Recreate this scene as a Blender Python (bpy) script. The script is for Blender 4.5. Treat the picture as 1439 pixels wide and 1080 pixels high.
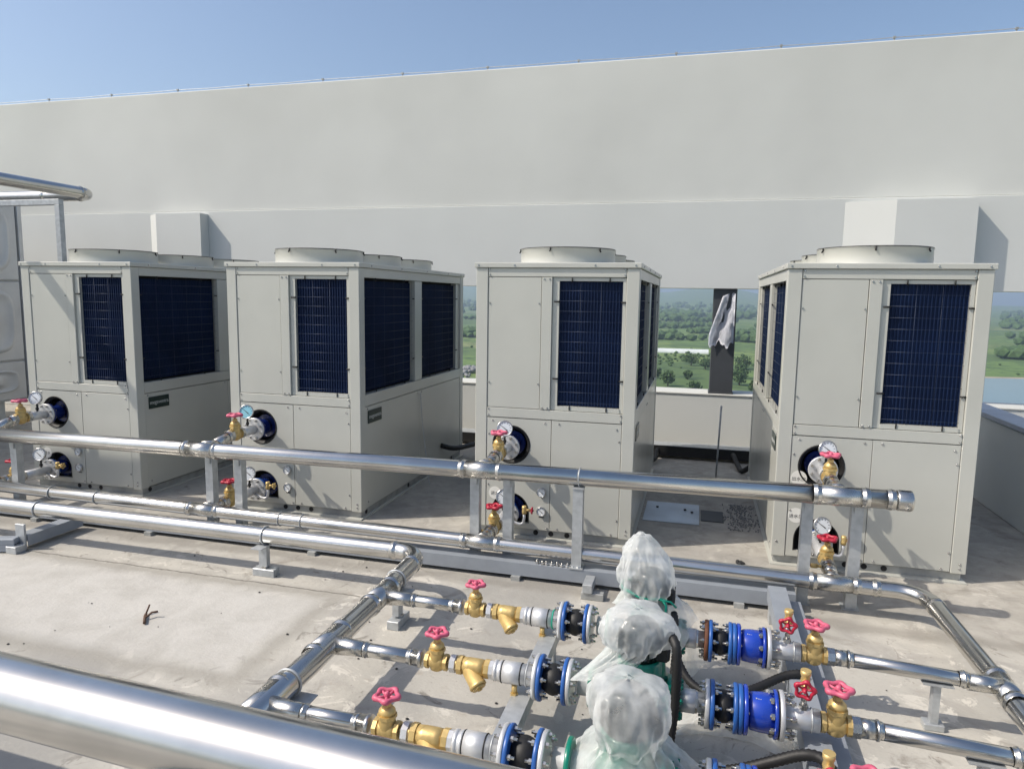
import bpy, bmesh, math, random
from mathutils import Vector, Matrix, noise
random.seed(7)
S = bpy.context.scene
for o in list(bpy.data.objects): bpy.data.objects.remove(o)
COL = S.collection
PI = math.pi
# ------------------------------------------------------------------ camera, sky, sun, exposure
cd = bpy.data.cameras.new('camera'); cam = bpy.data.objects.new('camera', cd); COL.objects.link(cam); S.camera = cam
cd.sensor_width = 36; cd.lens = 982.4/1439*36; cd.clip_end = 30000; cd.clip_start = .05
cr, cu, cf = Vector((.9651, .2614, .0148)), Vector((-.0468, .1161, .9921)), Vector((-.2570, .9585, -.1232))
cf.normalize(); cr = (cr-cf*cr.dot(cf)).normalized(); cu = cr.cross(cf)
m = Matrix.Identity(4)
for i in range(3): m[i][0] = cr[i]; m[i][1] = cu[i]; m[i][2] = -cf[i]
m[2][3] = 1.842
cam.matrix_world = m
SUN = Vector((.90, .42, -1.05)).normalized()
W = bpy.data.worlds.new('World'); S.world = W; W.use_nodes = True
wn = W.node_tree.nodes; wl = W.node_tree.links
sky = wn.new('ShaderNodeTexSky'); sky.sky_type = 'NISHITA'; sky.sun_disc = False
sky.sun_elevation = math.asin(-SUN.z); sky.sun_rotation = math.atan2(-SUN.x, -SUN.y)
sky.altitude = 100; sky.air_density = 1.0; sky.dust_density = 2.6; sky.ozone_density = 1.6
bg = wn['Background']; bg.inputs['Strength'].default_value = .15
wl.new(sky.outputs[0], bg.inputs[0])
sl = bpy.data.lights.new('sun', 'SUN'); sl.energy = 4.2; sl.angle = math.radians(.7); sl.color = (1, .92, .81)
so = bpy.data.objects.new('sun', sl); COL.objects.link(so); so.rotation_euler = SUN.to_track_quat('-Z', 'Y').to_euler()
S.view_settings.view_transform = 'Standard'; S.view_settings.look = 'None'; S.view_settings.gamma = 1
S.view_settings.exposure = 0.15
S.render.engine = 'CYCLES'

# ------------------------------------------------------------------ materials
MATS = {}
def mat(name, col, rough=.5, metal=0, noise_amt=0, nscale=8, bump=0, bscale=40, spec=.5, coat=0, col2=None, stretch=None):
    mt = bpy.data.materials.new(name); mt.use_nodes = True
    nt = mt.node_tree; b = nt.nodes['Principled BSDF']
    b.inputs['Base Color'].default_value = (*col, 1); b.inputs['Roughness'].default_value = rough
    b.inputs['Metallic'].default_value = metal; b.inputs['Specular IOR Level'].default_value = spec
    b.inputs['Coat Weight'].default_value = coat; b.inputs['Coat Roughness'].default_value = .12
    tc = nt.nodes.new('ShaderNodeTexCoord'); vec = tc.outputs['Object']
    if stretch:
        mp = nt.nodes.new('ShaderNodeMapping'); mp.inputs['Scale'].default_value = stretch
        nt.links.new(vec, mp.inputs[0]); vec = mp.outputs[0]
    if noise_amt:
        n = nt.nodes.new('ShaderNodeTexNoise'); n.inputs['Scale'].default_value = nscale; n.inputs['Detail'].default_value = 5
        nt.links.new(vec, n.inputs['Vector'])
        r = nt.nodes.new('ShaderNodeMapRange'); r.inputs[1].default_value = .3; r.inputs[2].default_value = .7
        nt.links.new(n.outputs['Fac'], r.inputs[0])
        mx = nt.nodes.new('ShaderNodeMix'); mx.data_type = 'RGBA'
        c2 = col2 or tuple(c*(1-noise_amt) for c in col)
        mx.inputs['A'].default_value = (*col, 1); mx.inputs['B'].default_value = (*c2, 1)
        nt.links.new(r.outputs[0], mx.inputs['Factor']); nt.links.new(mx.outputs['Result'], b.inputs['Base Color'])
        r2 = nt.nodes.new('ShaderNodeMapRange'); r2.inputs[3].default_value = rough*.85; r2.inputs[4].default_value = min(1, rough*1.25)
        nt.links.new(n.outputs['Fac'], r2.inputs[0]); nt.links.new(r2.outputs[0], b.inputs['Roughness'])
    if bump:
        n2 = nt.nodes.new('ShaderNodeTexNoise'); n2.inputs['Scale'].default_value = bscale; n2.inputs['Detail'].default_value = 6
        nt.links.new(vec, n2.inputs['Vector'])
        bp = nt.nodes.new('ShaderNodeBump'); bp.inputs['Strength'].default_value = bump; bp.inputs['Distance'].default_value = .01
        nt.links.new(n2.outputs['Fac'], bp.inputs['Height']); nt.links.new(bp.outputs[0], b.inputs['Normal'])
    MATS[name] = mt
    return mt
paint = mat('unit_paint', (.495, .498, .452), .30, 0, .09, 2.2, .03, 3, coat=.15)
rail = mat('base_galv', (.42, .43, .42), .5, .3, .3, 12)
dark = mat('cavity_dark', (.012, .012, .013), .8)
coilm = mat('coil_fins', (.004, .018, .068), .6, 0, .4, 3, .1, 160, spec=.25)
wire = mat('guard_wire', (.035, .05, .09), .4, .3)
steel = mat('stainless', (.64, .63, .605), .21, 1, .20, 4, .05, 7)
steel2 = mat('stainless_fitting', (.62, .61, .58), .26, 1, .2, 20, .04, 40)
steelD = mat('stainless_tank', (.70, .70, .69), .5, .45, .15, 3, .03, 10)
galv = mat('galvanised', (.52, .545, .56), .48, .55, .25, 22, .03, 60)
galvp = mat('grey_painted_steel', (.30, .33, .37), .5, .2, .15, 8)
whitefl = mat('zinc_flange', (.66, .67, .68), .4, .5, .15, 25)
brass = mat('brass', (.70, .51, .21), .42, .5, .3, 18, .08, 60)
pink = mat('wheel_pink', (.62, .12, .20), .45, 0, .2, 30)
red = mat('wheel_red', (.45, .02, .05), .4, 0, .2, 30)
rust = mat('rust', (.16, .065, .035), .75, .1, .4, 30)
blue = mat('blue_flange', (.025, .11, .38), .35, 0, .2, 20)
blued = mat('blue_cast', (.014, .055, .42), .25, 0, .2, 10, coat=.3)
navy = mat('navy_cast', (.008, .022, .14), .25, 0, .2, 10, coat=.3)
green = mat('pump_green', (.0, .19, .125), .3, 0, .15, 10, coat=.2)
motorm = mat('motor_black', (.008, .016, .014), .3, 0, .2, 10, coat=.2)
rubber = mat('rubber', (.012, .012, .012), .55, 0, .2, 30)
dialm = mat('dial_white', (.75, .78, .8), .35)
dialb = mat('dial_blue', (.30, .62, .72), .35)
case = mat('gauge_case', (.5, .5, .5), .25, .9)
sticker = mat('sticker', (.72, .71, .66), .5)
ink = mat('ink', (.02, .02, .02), .6)
plate = mat('plate_dark', (.008, .022, .018), .3)
plate_ink = mat('plate_lettering', (.5, .52, .5), .4)
plaster = mat('plaster', (.605, .61, .575), .75, 0, .13, .55, .22, 5)
plaster2 = mat('plaster_lower', (.60, .61, .585), .75, 0, .08, .7, .10, 14)  # second plaster tone, slightly greyer, for band, sill, pilasters and parapet
copem = mat('coping_blue_grey', (.34, .38, .46), .5, 0, .15, 4)
colm = mat('column_grey', (.06, .066, .075), .5, 0, .2, 4)
wrapm = mat('wrap_film', (.80, .82, .88), .3, 0, .25, 8, .5, 12)
string = mat('green_string', (.0, .30, .20), .6)
leafy = mat('leaf', (.065, .125, .03), .8, 0, .5, .25)
bark = mat('bark', (.09, .06, .04), .9)
rockm = mat('rock', (.28, .28, .28), .9, 0, .4, .5)
sheetm = mat('sheet_metal', (.46, .52, .58), .4, .5, .2, 4)
darkpl = mat('dark_plate', (.05, .055, .06), .6)
twigm = mat('twig', (.10, .055, .035), .8)
# frosted polythene
film = bpy.data.materials.new('polythene'); film.use_nodes = True
nt = film.node_tree; b = nt.nodes['Principled BSDF']; b.inputs['Base Color'].default_value = (.90, .92, .91, 1); b.inputs['Roughness'].default_value = .20
out = nt.nodes['Material Output']
tr = nt.nodes.new('ShaderNodeBsdfTransparent'); tl = nt.nodes.new('ShaderNodeBsdfTranslucent'); tl.inputs[0].default_value = (.92, .95, .93, 1)
m1 = nt.nodes.new('ShaderNodeMixShader'); m1.inputs[0].default_value = .45
m2 = nt.nodes.new('ShaderNodeMixShader')
ns = nt.nodes.new('ShaderNodeTexNoise'); ns.inputs['Scale'].default_value = 9; ns.inputs['Detail'].default_value = 4
rg = nt.nodes.new('ShaderNodeMapRange'); rg.inputs[1].default_value = .3; rg.inputs[2].default_value = .7; rg.inputs[3].default_value = .16; rg.inputs[4].default_value = .60
nt.links.new(ns.outputs['Fac'], rg.inputs[0]); nt.links.new(rg.outputs[0], m2.inputs[0])
nt.links.new(b.outputs[0], m1.inputs[1]); nt.links.new(tl.outputs[0], m1.inputs[2])
nt.links.new(tr.outputs[0], m2.inputs[1]); nt.links.new(m1.outputs[0], m2.inputs[2]); nt.links.new(m2.outputs[0], out.inputs[0])
tcf = nt.nodes.new('ShaderNodeTexCoord'); mpf = nt.nodes.new('ShaderNodeMapping'); mpf.inputs['Scale'].default_value = (1, 1, .45)
nt.links.new(tcf.outputs['Object'], mpf.inputs[0])
nb = nt.nodes.new('ShaderNodeTexNoise'); nb.noise_type = 'RIDGED_MULTIFRACTAL'; nb.inputs['Scale'].default_value = 15; nb.inputs['Detail'].default_value = 5; nb.inputs['Distortion'].default_value = .8
nt.links.new(mpf.outputs[0], nb.inputs['Vector']); nt.links.new(tcf.outputs['Object'], ns.inputs['Vector'])
bpn = nt.nodes.new('ShaderNodeBump'); bpn.inputs['Strength'].default_value = .50; bpn.inputs['Distance'].default_value = .008
nt.links.new(nb.outputs['Fac'], bpn.inputs['Height']); nt.links.new(bpn.outputs[0], b.inputs['Normal']); nt.links.new(bpn.outputs[0], tl.inputs['Normal'])
lw = nt.nodes.new('ShaderNodeLayerWeight'); lw.inputs['Blend'].default_value = .35
md = nt.nodes.new('ShaderNodeMath'); md.operation = 'MULTIPLY_ADD'; md.use_clamp = True; md.inputs[1].default_value = .45
nt.links.new(lw.outputs['Facing'], md.inputs[0]); nt.links.new(rg.outputs[0], md.inputs[2]); nt.links.new(md.outputs[0], m2.inputs[0])

def floor_material():
    mt = bpy.data.materials.new('concrete_floor'); mt.use_nodes = True
    nt = mt.node_tree; L = nt.links; b = nt.nodes['Principled BSDF']
    tc = nt.nodes.new('ShaderNodeTexCoord')
    def N(scale, detail=6, dist=0, rough=.6):
        n = nt.nodes.new('ShaderNodeTexNoise'); n.inputs['Scale'].default_value = scale; n.inputs['Detail'].default_value = detail
        n.inputs['Distortion'].default_value = dist; n.inputs['Roughness'].default_value = rough
        L.new(tc.outputs['Object'], n.inputs['Vector']); return n.outputs['Fac']
    def ramp(f, a, b_):
        r = nt.nodes.new('ShaderNodeMapRange'); r.inputs[1].default_value = a; r.inputs[2].default_value = b_; L.new(f, r.inputs[0]); return r.outputs[0]
    def mixc(f, A, B):
        x = nt.nodes.new('ShaderNodeMix'); x.data_type = 'RGBA'
        L.new(f, x.inputs['Factor'])
        for s, v in (('A', A), ('B', B)):
            if isinstance(v, tuple): x.inputs[s].default_value = (*v, 1)
            else: L.new(v, x.inputs[s])
        return x.outputs['Result']
    c = mixc(ramp(N(.9, 5, .6), .35, .7), (.47, .45, .40), (.37, .355, .32))
    c = mixc(ramp(N(3.2, 8, .8), .50, .72), c, (.30, .285, .26))
    c = mixc(ramp(N(14, 6, .3), .58, .72), c, (.36, .33, .285))
    c = mixc(ramp(N(60, 3), .64, .74), c, (.22, .20, .18))
    c = mixc(ramp(N(1.7, 8, 1.6, .7), .56, .64), c, (.29, .27, .235))
    c = mixc(ramp(N(2.6, 8, 2.2, .7), .60, .66), c, (.22, .205, .18))
    c = mixc(ramp(N(4.3, 9, 1.0, .75), .57, .60), c, (.53, .505, .45))
    c = mixc(ramp(N(.45, 4, 1.0), .50, .60), c, (.31, .30, .275))
    # screed bay at the left: paler, with a darker worn border and an open joint behind it
    sx = nt.nodes.new('ShaderNodeSeparateXYZ'); L.new(tc.outputs['Object'], sx.inputs[0])
    def M(op, a, b_=None):
        n = nt.nodes.new('ShaderNodeMath'); n.operation = op
        for k, v in enumerate((a, b_)):
            if v is None: continue
            if isinstance(v, (int, float)): n.inputs[k].default_value = v
            else: L.new(v, n.inputs[k])
        return n.outputs[0]
    wob = M('MULTIPLY', M('SUBTRACT', N(5, 5), .5), .12)
    yy = M('ADD', sx.outputs['Y'], wob); xx = M('ADD', sx.outputs['X'], wob)
    dist = M('MAXIMUM', M('SUBTRACT', M('ABSOLUTE', M('SUBTRACT', yy, 3.20)), .44), M('SUBTRACT', xx, -2.16))
    inside = ramp(dist, .05, -.07); border = ramp(M('ABSOLUTE', M('SUBTRACT', dist, .06)), .10, .02)
    c = mixc(M('MULTIPLY', border, .75), c, (.30, .285, .25))
    pale = mixc(ramp(N(4, 7, .5), .42, .68), (.48, .465, .43), (.40, .385, .35))
    c = mixc(M('MULTIPLY', inside, .9), c, pale)
    jd = M('ABSOLUTE', M('SUBTRACT', M('ADD', sx.outputs['Y'], M('MULTIPLY', M('SUBTRACT', N(9, 6), .5), .05)), 3.742))
    jm = M('MULTIPLY', ramp(jd, .010, .004), M('LESS_THAN', sx.outputs['X'], -1.95))
    c = mixc(M('MULTIPLY', jm, .85), c, (.13, .12, .105))
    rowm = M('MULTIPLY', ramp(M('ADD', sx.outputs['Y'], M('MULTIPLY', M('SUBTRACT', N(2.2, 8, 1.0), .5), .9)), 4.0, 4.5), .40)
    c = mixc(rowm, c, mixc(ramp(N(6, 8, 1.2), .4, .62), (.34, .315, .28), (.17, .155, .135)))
    # darker brown band along the base beam
    gd = M('ABSOLUTE', M('SUBTRACT', M('ADD', sx.outputs['Y'], M('MULTIPLY', M('SUBTRACT', N(3, 7), .5), .20)), 4.20))
    c = mixc(M('MULTIPLY', ramp(gd, .10, .03), .55), c, (.20, .185, .16))
    L.new(c, b.inputs['Base Color']); b.inputs['Roughness'].default_value = .82
    bp = nt.nodes.new('ShaderNodeBump'); bp.inputs['Strength'].default_value = .35; bp.inputs['Distance'].default_value = .01
    L.new(N(35, 8), bp.inputs['Height']); L.new(bp.outputs[0], b.inputs['Normal'])
    return mt
floorm = floor_material()
padm = mat('concrete_pad', (.54, .51, .455), .85, 0, .3, 2.2, .3, 45, col2=(.40, .375, .33))

# ------------------------------------------------------------------ mesh helpers
class MB:
    def __init__(s): s.bm = bmesh.new(); s.smooth = []
    def box(s, x0, x1, y0, y1, z0, z1, bev=0):
        r = bmesh.ops.create_cube(s.bm, size=1)
        for v in r['verts']:
            v.co = Vector((x0+(v.co.x+.5)*(x1-x0), y0+(v.co.y+.5)*(y1-y0), z0+(v.co.z+.5)*(z1-z0)))
        if bev:
            es = list({e for v in r['verts'] for e in v.link_edges})
            bmesh.ops.bevel(s.bm, geom=es, offset=bev, segments=1, affect='EDGES', profile=.5)
        return s
    def lathe(s, prof, p=(0, 0, 0), axis=(0, 0, 1), n=20, ph=0, cap=True, smooth=True):
        """prof: list of (radius, height) along axis from p"""
        q = Vector((0, 0, 1)).rotation_difference(Vector(axis).normalized()); p = Vector(p)
        rings = []
        for r, h in prof:
            rings.append([s.bm.verts.new(p+q@Vector((r*math.cos(ph+2*PI*i/n), r*math.sin(ph+2*PI*i/n), h))) for i in range(n)])
        for a, b_ in zip(rings, rings[1:]):
            for i in range(n):
                f = s.bm.faces.new((a[i], a[(i+1) % n], b_[(i+1) % n], b_[i])); f.smooth = smooth
        if cap:
            s.bm.faces.new(list(reversed(rings[0]))); s.bm.faces.new(rings[-1])
        return s
    def cyl(s, a, b_, r, n=16, smooth=True):
        a = Vector(a); b_ = Vector(b_); d = b_-a
        return s.lathe([(r, 0), (r, d.length)], a, d, n, smooth=smooth)
    def tube(s, pts, r, n=14, cap=True):
        pts = [Vector(p) for p in pts]; rings = []
        up = None
        for i, p in enumerate(pts):
            d = (pts[min(i+1, len(pts)-1)]-pts[max(i-1, 0)]).normalized()
            if up is None: up = d.orthogonal().normalized()
            up = (up-d*up.dot(d)).normalized(); sd = d.cross(up)
            rr = r(i) if callable(r) else r
            rings.append([s.bm.verts.new(p+(up*math.cos(2*PI*k/n)+sd*math.sin(2*PI*k/n))*rr) for k in range(n)])
        for a, b_ in zip(rings, rings[1:]):
            for i in range(n):
                f = s.bm.faces.new((a[i], a[(i+1) % n], b_[(i+1) % n], b_[i])); f.smooth = True
        if cap: s.bm.faces.new(list(reversed(rings[0]))); s.bm.faces.new(rings[-1])
        return s
    def torus(s, c, axis, R, r, n=24, k=8, lobes=0, amp=0):
        q = Vector((0, 0, 1)).rotation_difference(Vector(axis).normalized()); c = Vector(c); rings = []
        for i in range(n):
            t = 2*PI*i/n; RR = R*(1+amp*math.cos(lobes*t)) if lobes else R
            rr = r*(1+amp*1.5*math.cos(lobes*t)) if lobes else r
            rings.append([s.bm.verts.new(c+q@Vector(((RR+rr*math.cos(2*PI*j/k))*math.cos(t), (RR+rr*math.cos(2*PI*j/k))*math.sin(t), rr*math.sin(2*PI*j/k)))) for j in range(k)])
        for i in range(n):
            a, b_ = rings[i], rings[(i+1) % n]
            for j in range(k):
                f = s.bm.faces.new((a[j], b_[j], b_[(j+1) % k], a[(j+1) % k])); f.smooth = True
        return s
    def prism(s, pts, axis_vec):
        """extrude a planar polygon (3D points) along axis_vec"""
        a = [s.bm.verts.new(Vector(p)) for p in pts]; d = Vector(axis_vec)
        b_ = [s.bm.verts.new(v.co+d) for v in a]
        s.bm.faces.new(list(reversed(a))); s.bm.faces.new(b_)
        for i in range(len(a)): s.bm.faces.new((a[i], a[(i+1) % len(a)], b_[(i+1) % len(a)], b_[i]))
        return s
    def build(s, name, mt, parent=None, loc=None):
        bmesh.ops.recalc_face_normals(s.bm, faces=s.bm.faces[:])
        me = bpy.data.meshes.new(name); s.bm.to_mesh(me); s.bm.free()
        me.materials.append(mt)
        o = bpy.data.objects.new(name, me); COL.objects.link(o)
        if parent: o.parent = parent
        if loc: o.location = loc
        return o
def tag(o, label, cat, group=None):
    o['label'] = label; o['category'] = cat
    if group: o['group'] = group
    return o
def thing(name, label, cat, loc=(0, 0, 0), group=None, rz=0):
    o = bpy.data.objects.new(name, None); COL.objects.link(o); o.location = loc; o.rotation_euler = (0, 0, rz); o.empty_display_size = .05
    return tag(o, label, cat, group)
def struct(o, kind='structure'): o['kind'] = kind; return o
def copy_tree(o, parent=None):
    c = o.copy(); COL.objects.link(c); c.parent = parent
    for ch in list(o.children): copy_tree(ch, c)
    return c
def arc(c, a, b_, R, t0, t1, n=10):
    """points on an arc: c + R*(a cos t + b sin t)"""
    c = Vector(c); a = Vector(a); b_ = Vector(b_)
    return [c+(a*math.cos(t0+(t1-t0)*i/n)+b_*math.sin(t0+(t1-t0)*i/n))*R for i in range(n+1)]
def text_mesh(txt, size, name, mt, parent, mw):
    cu_ = bpy.data.curves.new(name, 'FONT'); cu_.body = txt; cu_.size = size; cu_.align_x = 'CENTER'; cu_.align_y = 'CENTER'; cu_.extrude = .0004
    o = bpy.data.objects.new(name, cu_); COL.objects.link(o)
    bpy.context.view_layer.update()
    me = bpy.data.meshes.new_from_object(o.evaluated_get(bpy.context.evaluated_depsgraph_get()))
    bpy.data.objects.remove(o); me.materials.clear(); me.materials.append(mt)
    t = bpy.data.objects.new(name, me); COL.objects.link(t); t.parent = parent; t.matrix_local = mw
    return t
X, Y, Z = Vector((1, 0, 0)), Vector((0, 1, 0)), Vector((0, 0, 1))

# ------------------------------------------------------------------ roof deck
def sheet(name, x0, x1, y0, y1, z, mt, step=.5):
    bm = bmesh.new(); nx = max(1, int((x1-x0)/step)); ny = max(1, int((y1-y0)/step))
    g = [[bm.verts.new((x0+(x1-x0)*i/nx, y0+(y1-y0)*j/ny, z)) for j in range(ny+1)] for i in range(nx+1)]
    for i in range(nx):
        for j in range(ny): bm.faces.new((g[i][j], g[i+1][j], g[i+1][j+1], g[i][j+1]))
    me = bpy.data.meshes.new(name); bm.to_mesh(me); bm.free(); me.materials.append(mt)
    o = bpy.data.objects.new(name, me); COL.objects.link(o); return o
RX0, RX1, RY0, RY1 = -14, 9.5, -6, 8.9
fl = MB(); fl.box(RX0, RX1, RY0, RY1+.4, -.35, 0)
struct(fl.build('floor', floorm))
# ------------------------------------------------------------------ rear wall with long opening
WY = 8.75
rw = thing('rear_wall', 'long tall white plaster wall with a long window opening behind the heat pumps', 'wall', (0, WY, 0))
w = MB(); w.box(-14, 9.5, 0, .45, 3.0, 4.665, .01); w.build('upper_wall', plaster, rw)
w = MB()   # band below, slightly proud with a steep chamfer on top
w.prism([(-14, -.03, 1.986), (-14, .42, 1.986), (-14, .42, 2.999), (-14, -.026, 2.999), (-14, -.03, 2.994)], (23.5, 0, 0)); w.build('lintel_band', plaster2, rw)
w = MB(); w.box(-14, 9.5, 0, .42, 0, .70, .008); w.build('sill_wall', plaster2, rw)
w = MB(); w.box(-14, 9.5, -.012, .44, .702, .722, .004); w.build('coping', plaster, rw)
w = MB(); w.box(-14, -4.6, .0, .41, .724, 1.984); w.build('solid_wall', plaster, rw)
def pilaster(xl, x0, x1, p):
    w = MB(); w.prism([(xl, -.031, 1.99), (x0, -p, 1.99), (x1, -p, 1.99), (x1, -.031, 1.99)], (0, 0, .965)); w.build('pilaster', plaster2, rw)
pilaster(-7.86, -7.617, -6.872, .2); pilaster(1.50, 1.985, 2.767, .2)  # left splay added so its face catches the sun and shows bright
# lightning conductor along the wall top
lc = thing('lightning_conductor', 'thin steel lightning wire on small clips along the wall top', 'wire', (0, WY, 4.665))
xs = [-9.683+1.157*i for i in range(-3, 16)]
pts = [];
for i, x in enumerate(xs):
    pts += [(x, .06, .045), (x+.58, .06, .040+random.uniform(-.008, .003))]
w = MB(); w.tube(pts, .0045, 6); w.build('wire', galv, lc)
for x in xs:
    w = MB(); w.cyl((x, .06, 0), (x, .06, .045), .006, 6); w.box(x-.014, x+.014, .045, .075, .035, .055); w.build('clip', rail, lc)
# dark column with torn film
c = thing('column', 'dark grey square column standing on the sill in the wall opening', 'column', (.265, WY+.15, .722))
w = MB(); w.box(-.135, .135, -.13, .13, 0, 1.264, .006); w.build('shaft', colm, c)
w = MB(); w.box(-.145, .145, -.14, .14, 0, .02); w.build('base_plate', colm, c)
bm = bmesh.new(); g = []
for j in range(19):
    row = []
    tj = j/18
    for i in range(15):
        t = i/14
        xl_ = -.03-.14*min(1, tj*1.25); xx = xl_+(.115-xl_)*t
        zz = 1.22-.06*abs(t-.75)*(1-tj)-tj*(.62+.035*math.sin(t*11)+.025*math.sin(t*27))
        yy = -.15-.035*math.sin(t*7+tj*3)-.03*noise.noise(Vector((t*5, tj*6, 3)))-.03*tj
        row.append(bm.verts.new((xx, yy, zz)))
    g.append(row)
for j in range(18):
    for i in range(14):
        f = bm.faces.new((g[j][i], g[j][i+1], g[j+1][i+1], g[j+1][i])); f.smooth = True
bmesh.ops.solidify(bm, geom=bm.faces[:], thickness=.004)
me = bpy.data.meshes.new('torn_film'); bm.to_mesh(me); bm.free(); me.materials.append(wrapm)
tf = bpy.data.objects.new('torn_film', me); COL.objects.link(tf); tf.location = (.265, WY+.15, .722)
tag(tf, 'torn silvery protective film hanging from the dark column', 'film')
# side parapet right of the last unit
pr = thing('side_parapet', 'low white parapet wall running back beside the heat pump with stickers', 'wall', (2.6, 0, 0))
w = MB(); w.box(0, .22, 2.5, 8.70, 0, .80, .008); w.build('wall', plaster2, pr)
w = MB(); w.box(-.012, .232, 2.49, 8.70, .802, .845, .004); w.build('coping', copem, pr)
# black trunking with hoses at the wall foot
tk = thing('trunking', 'long black square trunking lying low along the foot of the rear wall', 'trunking', (0, 8.22, 0))
w = MB(); w.box(-9, 2.4, 0, .22, .03, .15, .006); w.build('duct', rubber, tk)
w = MB(); w.box(-9, 2.4, -.004, .225, .152, .158); w.build('sunlit_top', galv, tk)  # pale strip stands in for the black duct's sunlit top face
for i in range(9):
    w = MB(); w.box(-8.7+1.35*i, -8.6+1.35*i, .02, .2, 0, .029); w.build('foot', galv, tk)
def hose(name, pts, r, label, cat='hose', mt=rubber, corr=False, group=None):
    P = [Vector(p) for p in pts]; out = []
    for i in range(len(P)-1):
        p0, p1, p2, p3 = P[max(i-1, 0)], P[i], P[i+1], P[min(i+2, len(P)-1)]
        n = max(4, int((p2-p1).length/(.008 if corr else .03)))
        for k in range(n):
            t = k/n
            out.append(.5*((2*p1)+(-p0+p2)*t+(2*p0-5*p1+4*p2-p3)*t*t+(-p0+3*p1-3*p2+p3)*t**3))
    out.append(P[-1])
    w = MB(); w.tube(out, (lambda i: r*(1.06 if i % 2 else .9)) if corr else r, 10)
    o = w.build(name, mt); o.location = (0, 0, 0)
    return tag(o, label, cat, group)
hose('hose', [(-.42, 8.2, .1), (-.43, 8.12, .1), (-.44, 7.95, .05), (-.55, 7.75, .03), (-.62, 7.62, .12)], .028, 'black hose from the trunking to the third unit from the steel tank')
hose('hose', [(.42, 8.2, .1), (.43, 8.1, .1), (.46, 7.95, .05), (.5, 7.75, .028), (.58, 7.62, .12)], .028, 'black hose from the trunking to the unit with round stickers')
hose('hose', [(-2.3, 8.2, .1), (-2.32, 8.08, .12), (-2.4, 7.7, .16), (-2.52, 7.1, .2), (-2.62, 6.9, .26)], .028, 'black hose from the trunking to the unit second from the steel tank')

# ------------------------------------------------------------------ heat pump unit
UW, UL, UH = 1.22, 2.525, 2.1
def panel_holes(x0, x1, z0, z1, holes, y0, y1):
    """flat plate in xz with holes (lists of xz points), thickness y0..y1"""
    bm = bmesh.new(); edges = []
    for loop in [[(x0, z0), (x1, z0), (x1, z1), (x0, z1)]]+holes:
        vs = [bm.verts.new((p[0], y0, p[1])) for p in loop]
        edges += [bm.edges.new((vs[i], vs[(i+1) % len(vs)])) for i in range(len(vs))]
    r = bmesh.ops.triangle_fill(bm, use_beauty=True, use_dissolve=False, edges=edges)
    fs = [f for f in bm.faces]
    ex = bmesh.ops.extrude_face_region(bm, geom=fs)
    for v in [e for e in ex['geom'] if isinstance(e, bmesh.types.BMVert)]: v.co.y = y1
    m_ = MB(); m_.bm.free(); m_.bm = bm; return m_
def circ(cx, cz, r, n=32, t0=0, t1=2*PI): return [(cx+r*math.cos(t0+(t1-t0)*i/n), cz+r*math.sin(t0+(t1-t0)*i/n)) for i in range(n if t1-t0 > 6.2 else n+1)]
def gauge_parts(parent, c, r, face, dm=dialm, needle=.8):
    """round dial; face = outward direction"""
    f = Vector(face).normalized(); c = Vector(c)
    w = MB(); w.lathe([(r, 0), (r*1.06, .012), (r*1.06, .022), (r*.93, .024), (r*.93, .018)], c, f, 24, cap=False)
    w.lathe([(r, 0), (r*.2, -.001)], c, f, 24, cap=False); cs = w.build('case', case, parent)
    w = MB(); w.lathe([(r*.93, .0185), (r*.93, .0195)], c, f, 24); w.build('dial', dm, parent)
    sd = f.cross(Z).normalized(); up = sd.cross(f)
    w = MB()
    d = (up*math.cos(needle)+sd*math.sin(needle)); n_ = d.cross(f); p0 = c+f*.0212
    w.prism([p0-d*r*.45-n_*r*.06, p0-d*r*.45+n_*r*.06, p0+d*r*.7+n_*r*.015, p0+d*r*.7-n_*r*.015], f*.0015)
    for k in range(11):
        a = math.radians(-135+27*k); e = up*math.cos(a)+sd*math.sin(a); n2 = e.cross(f); q0 = c+f*.0198
        w.prism([q0+e*r*.66-n2*r*.02, q0+e*r*.66+n2*r*.02, q0+e*r*.85+n2*r*.02, q0+e*r*.85-n2*r*.02], f*.001)
    w.build('needle', ink, parent)
    return cs
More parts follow.
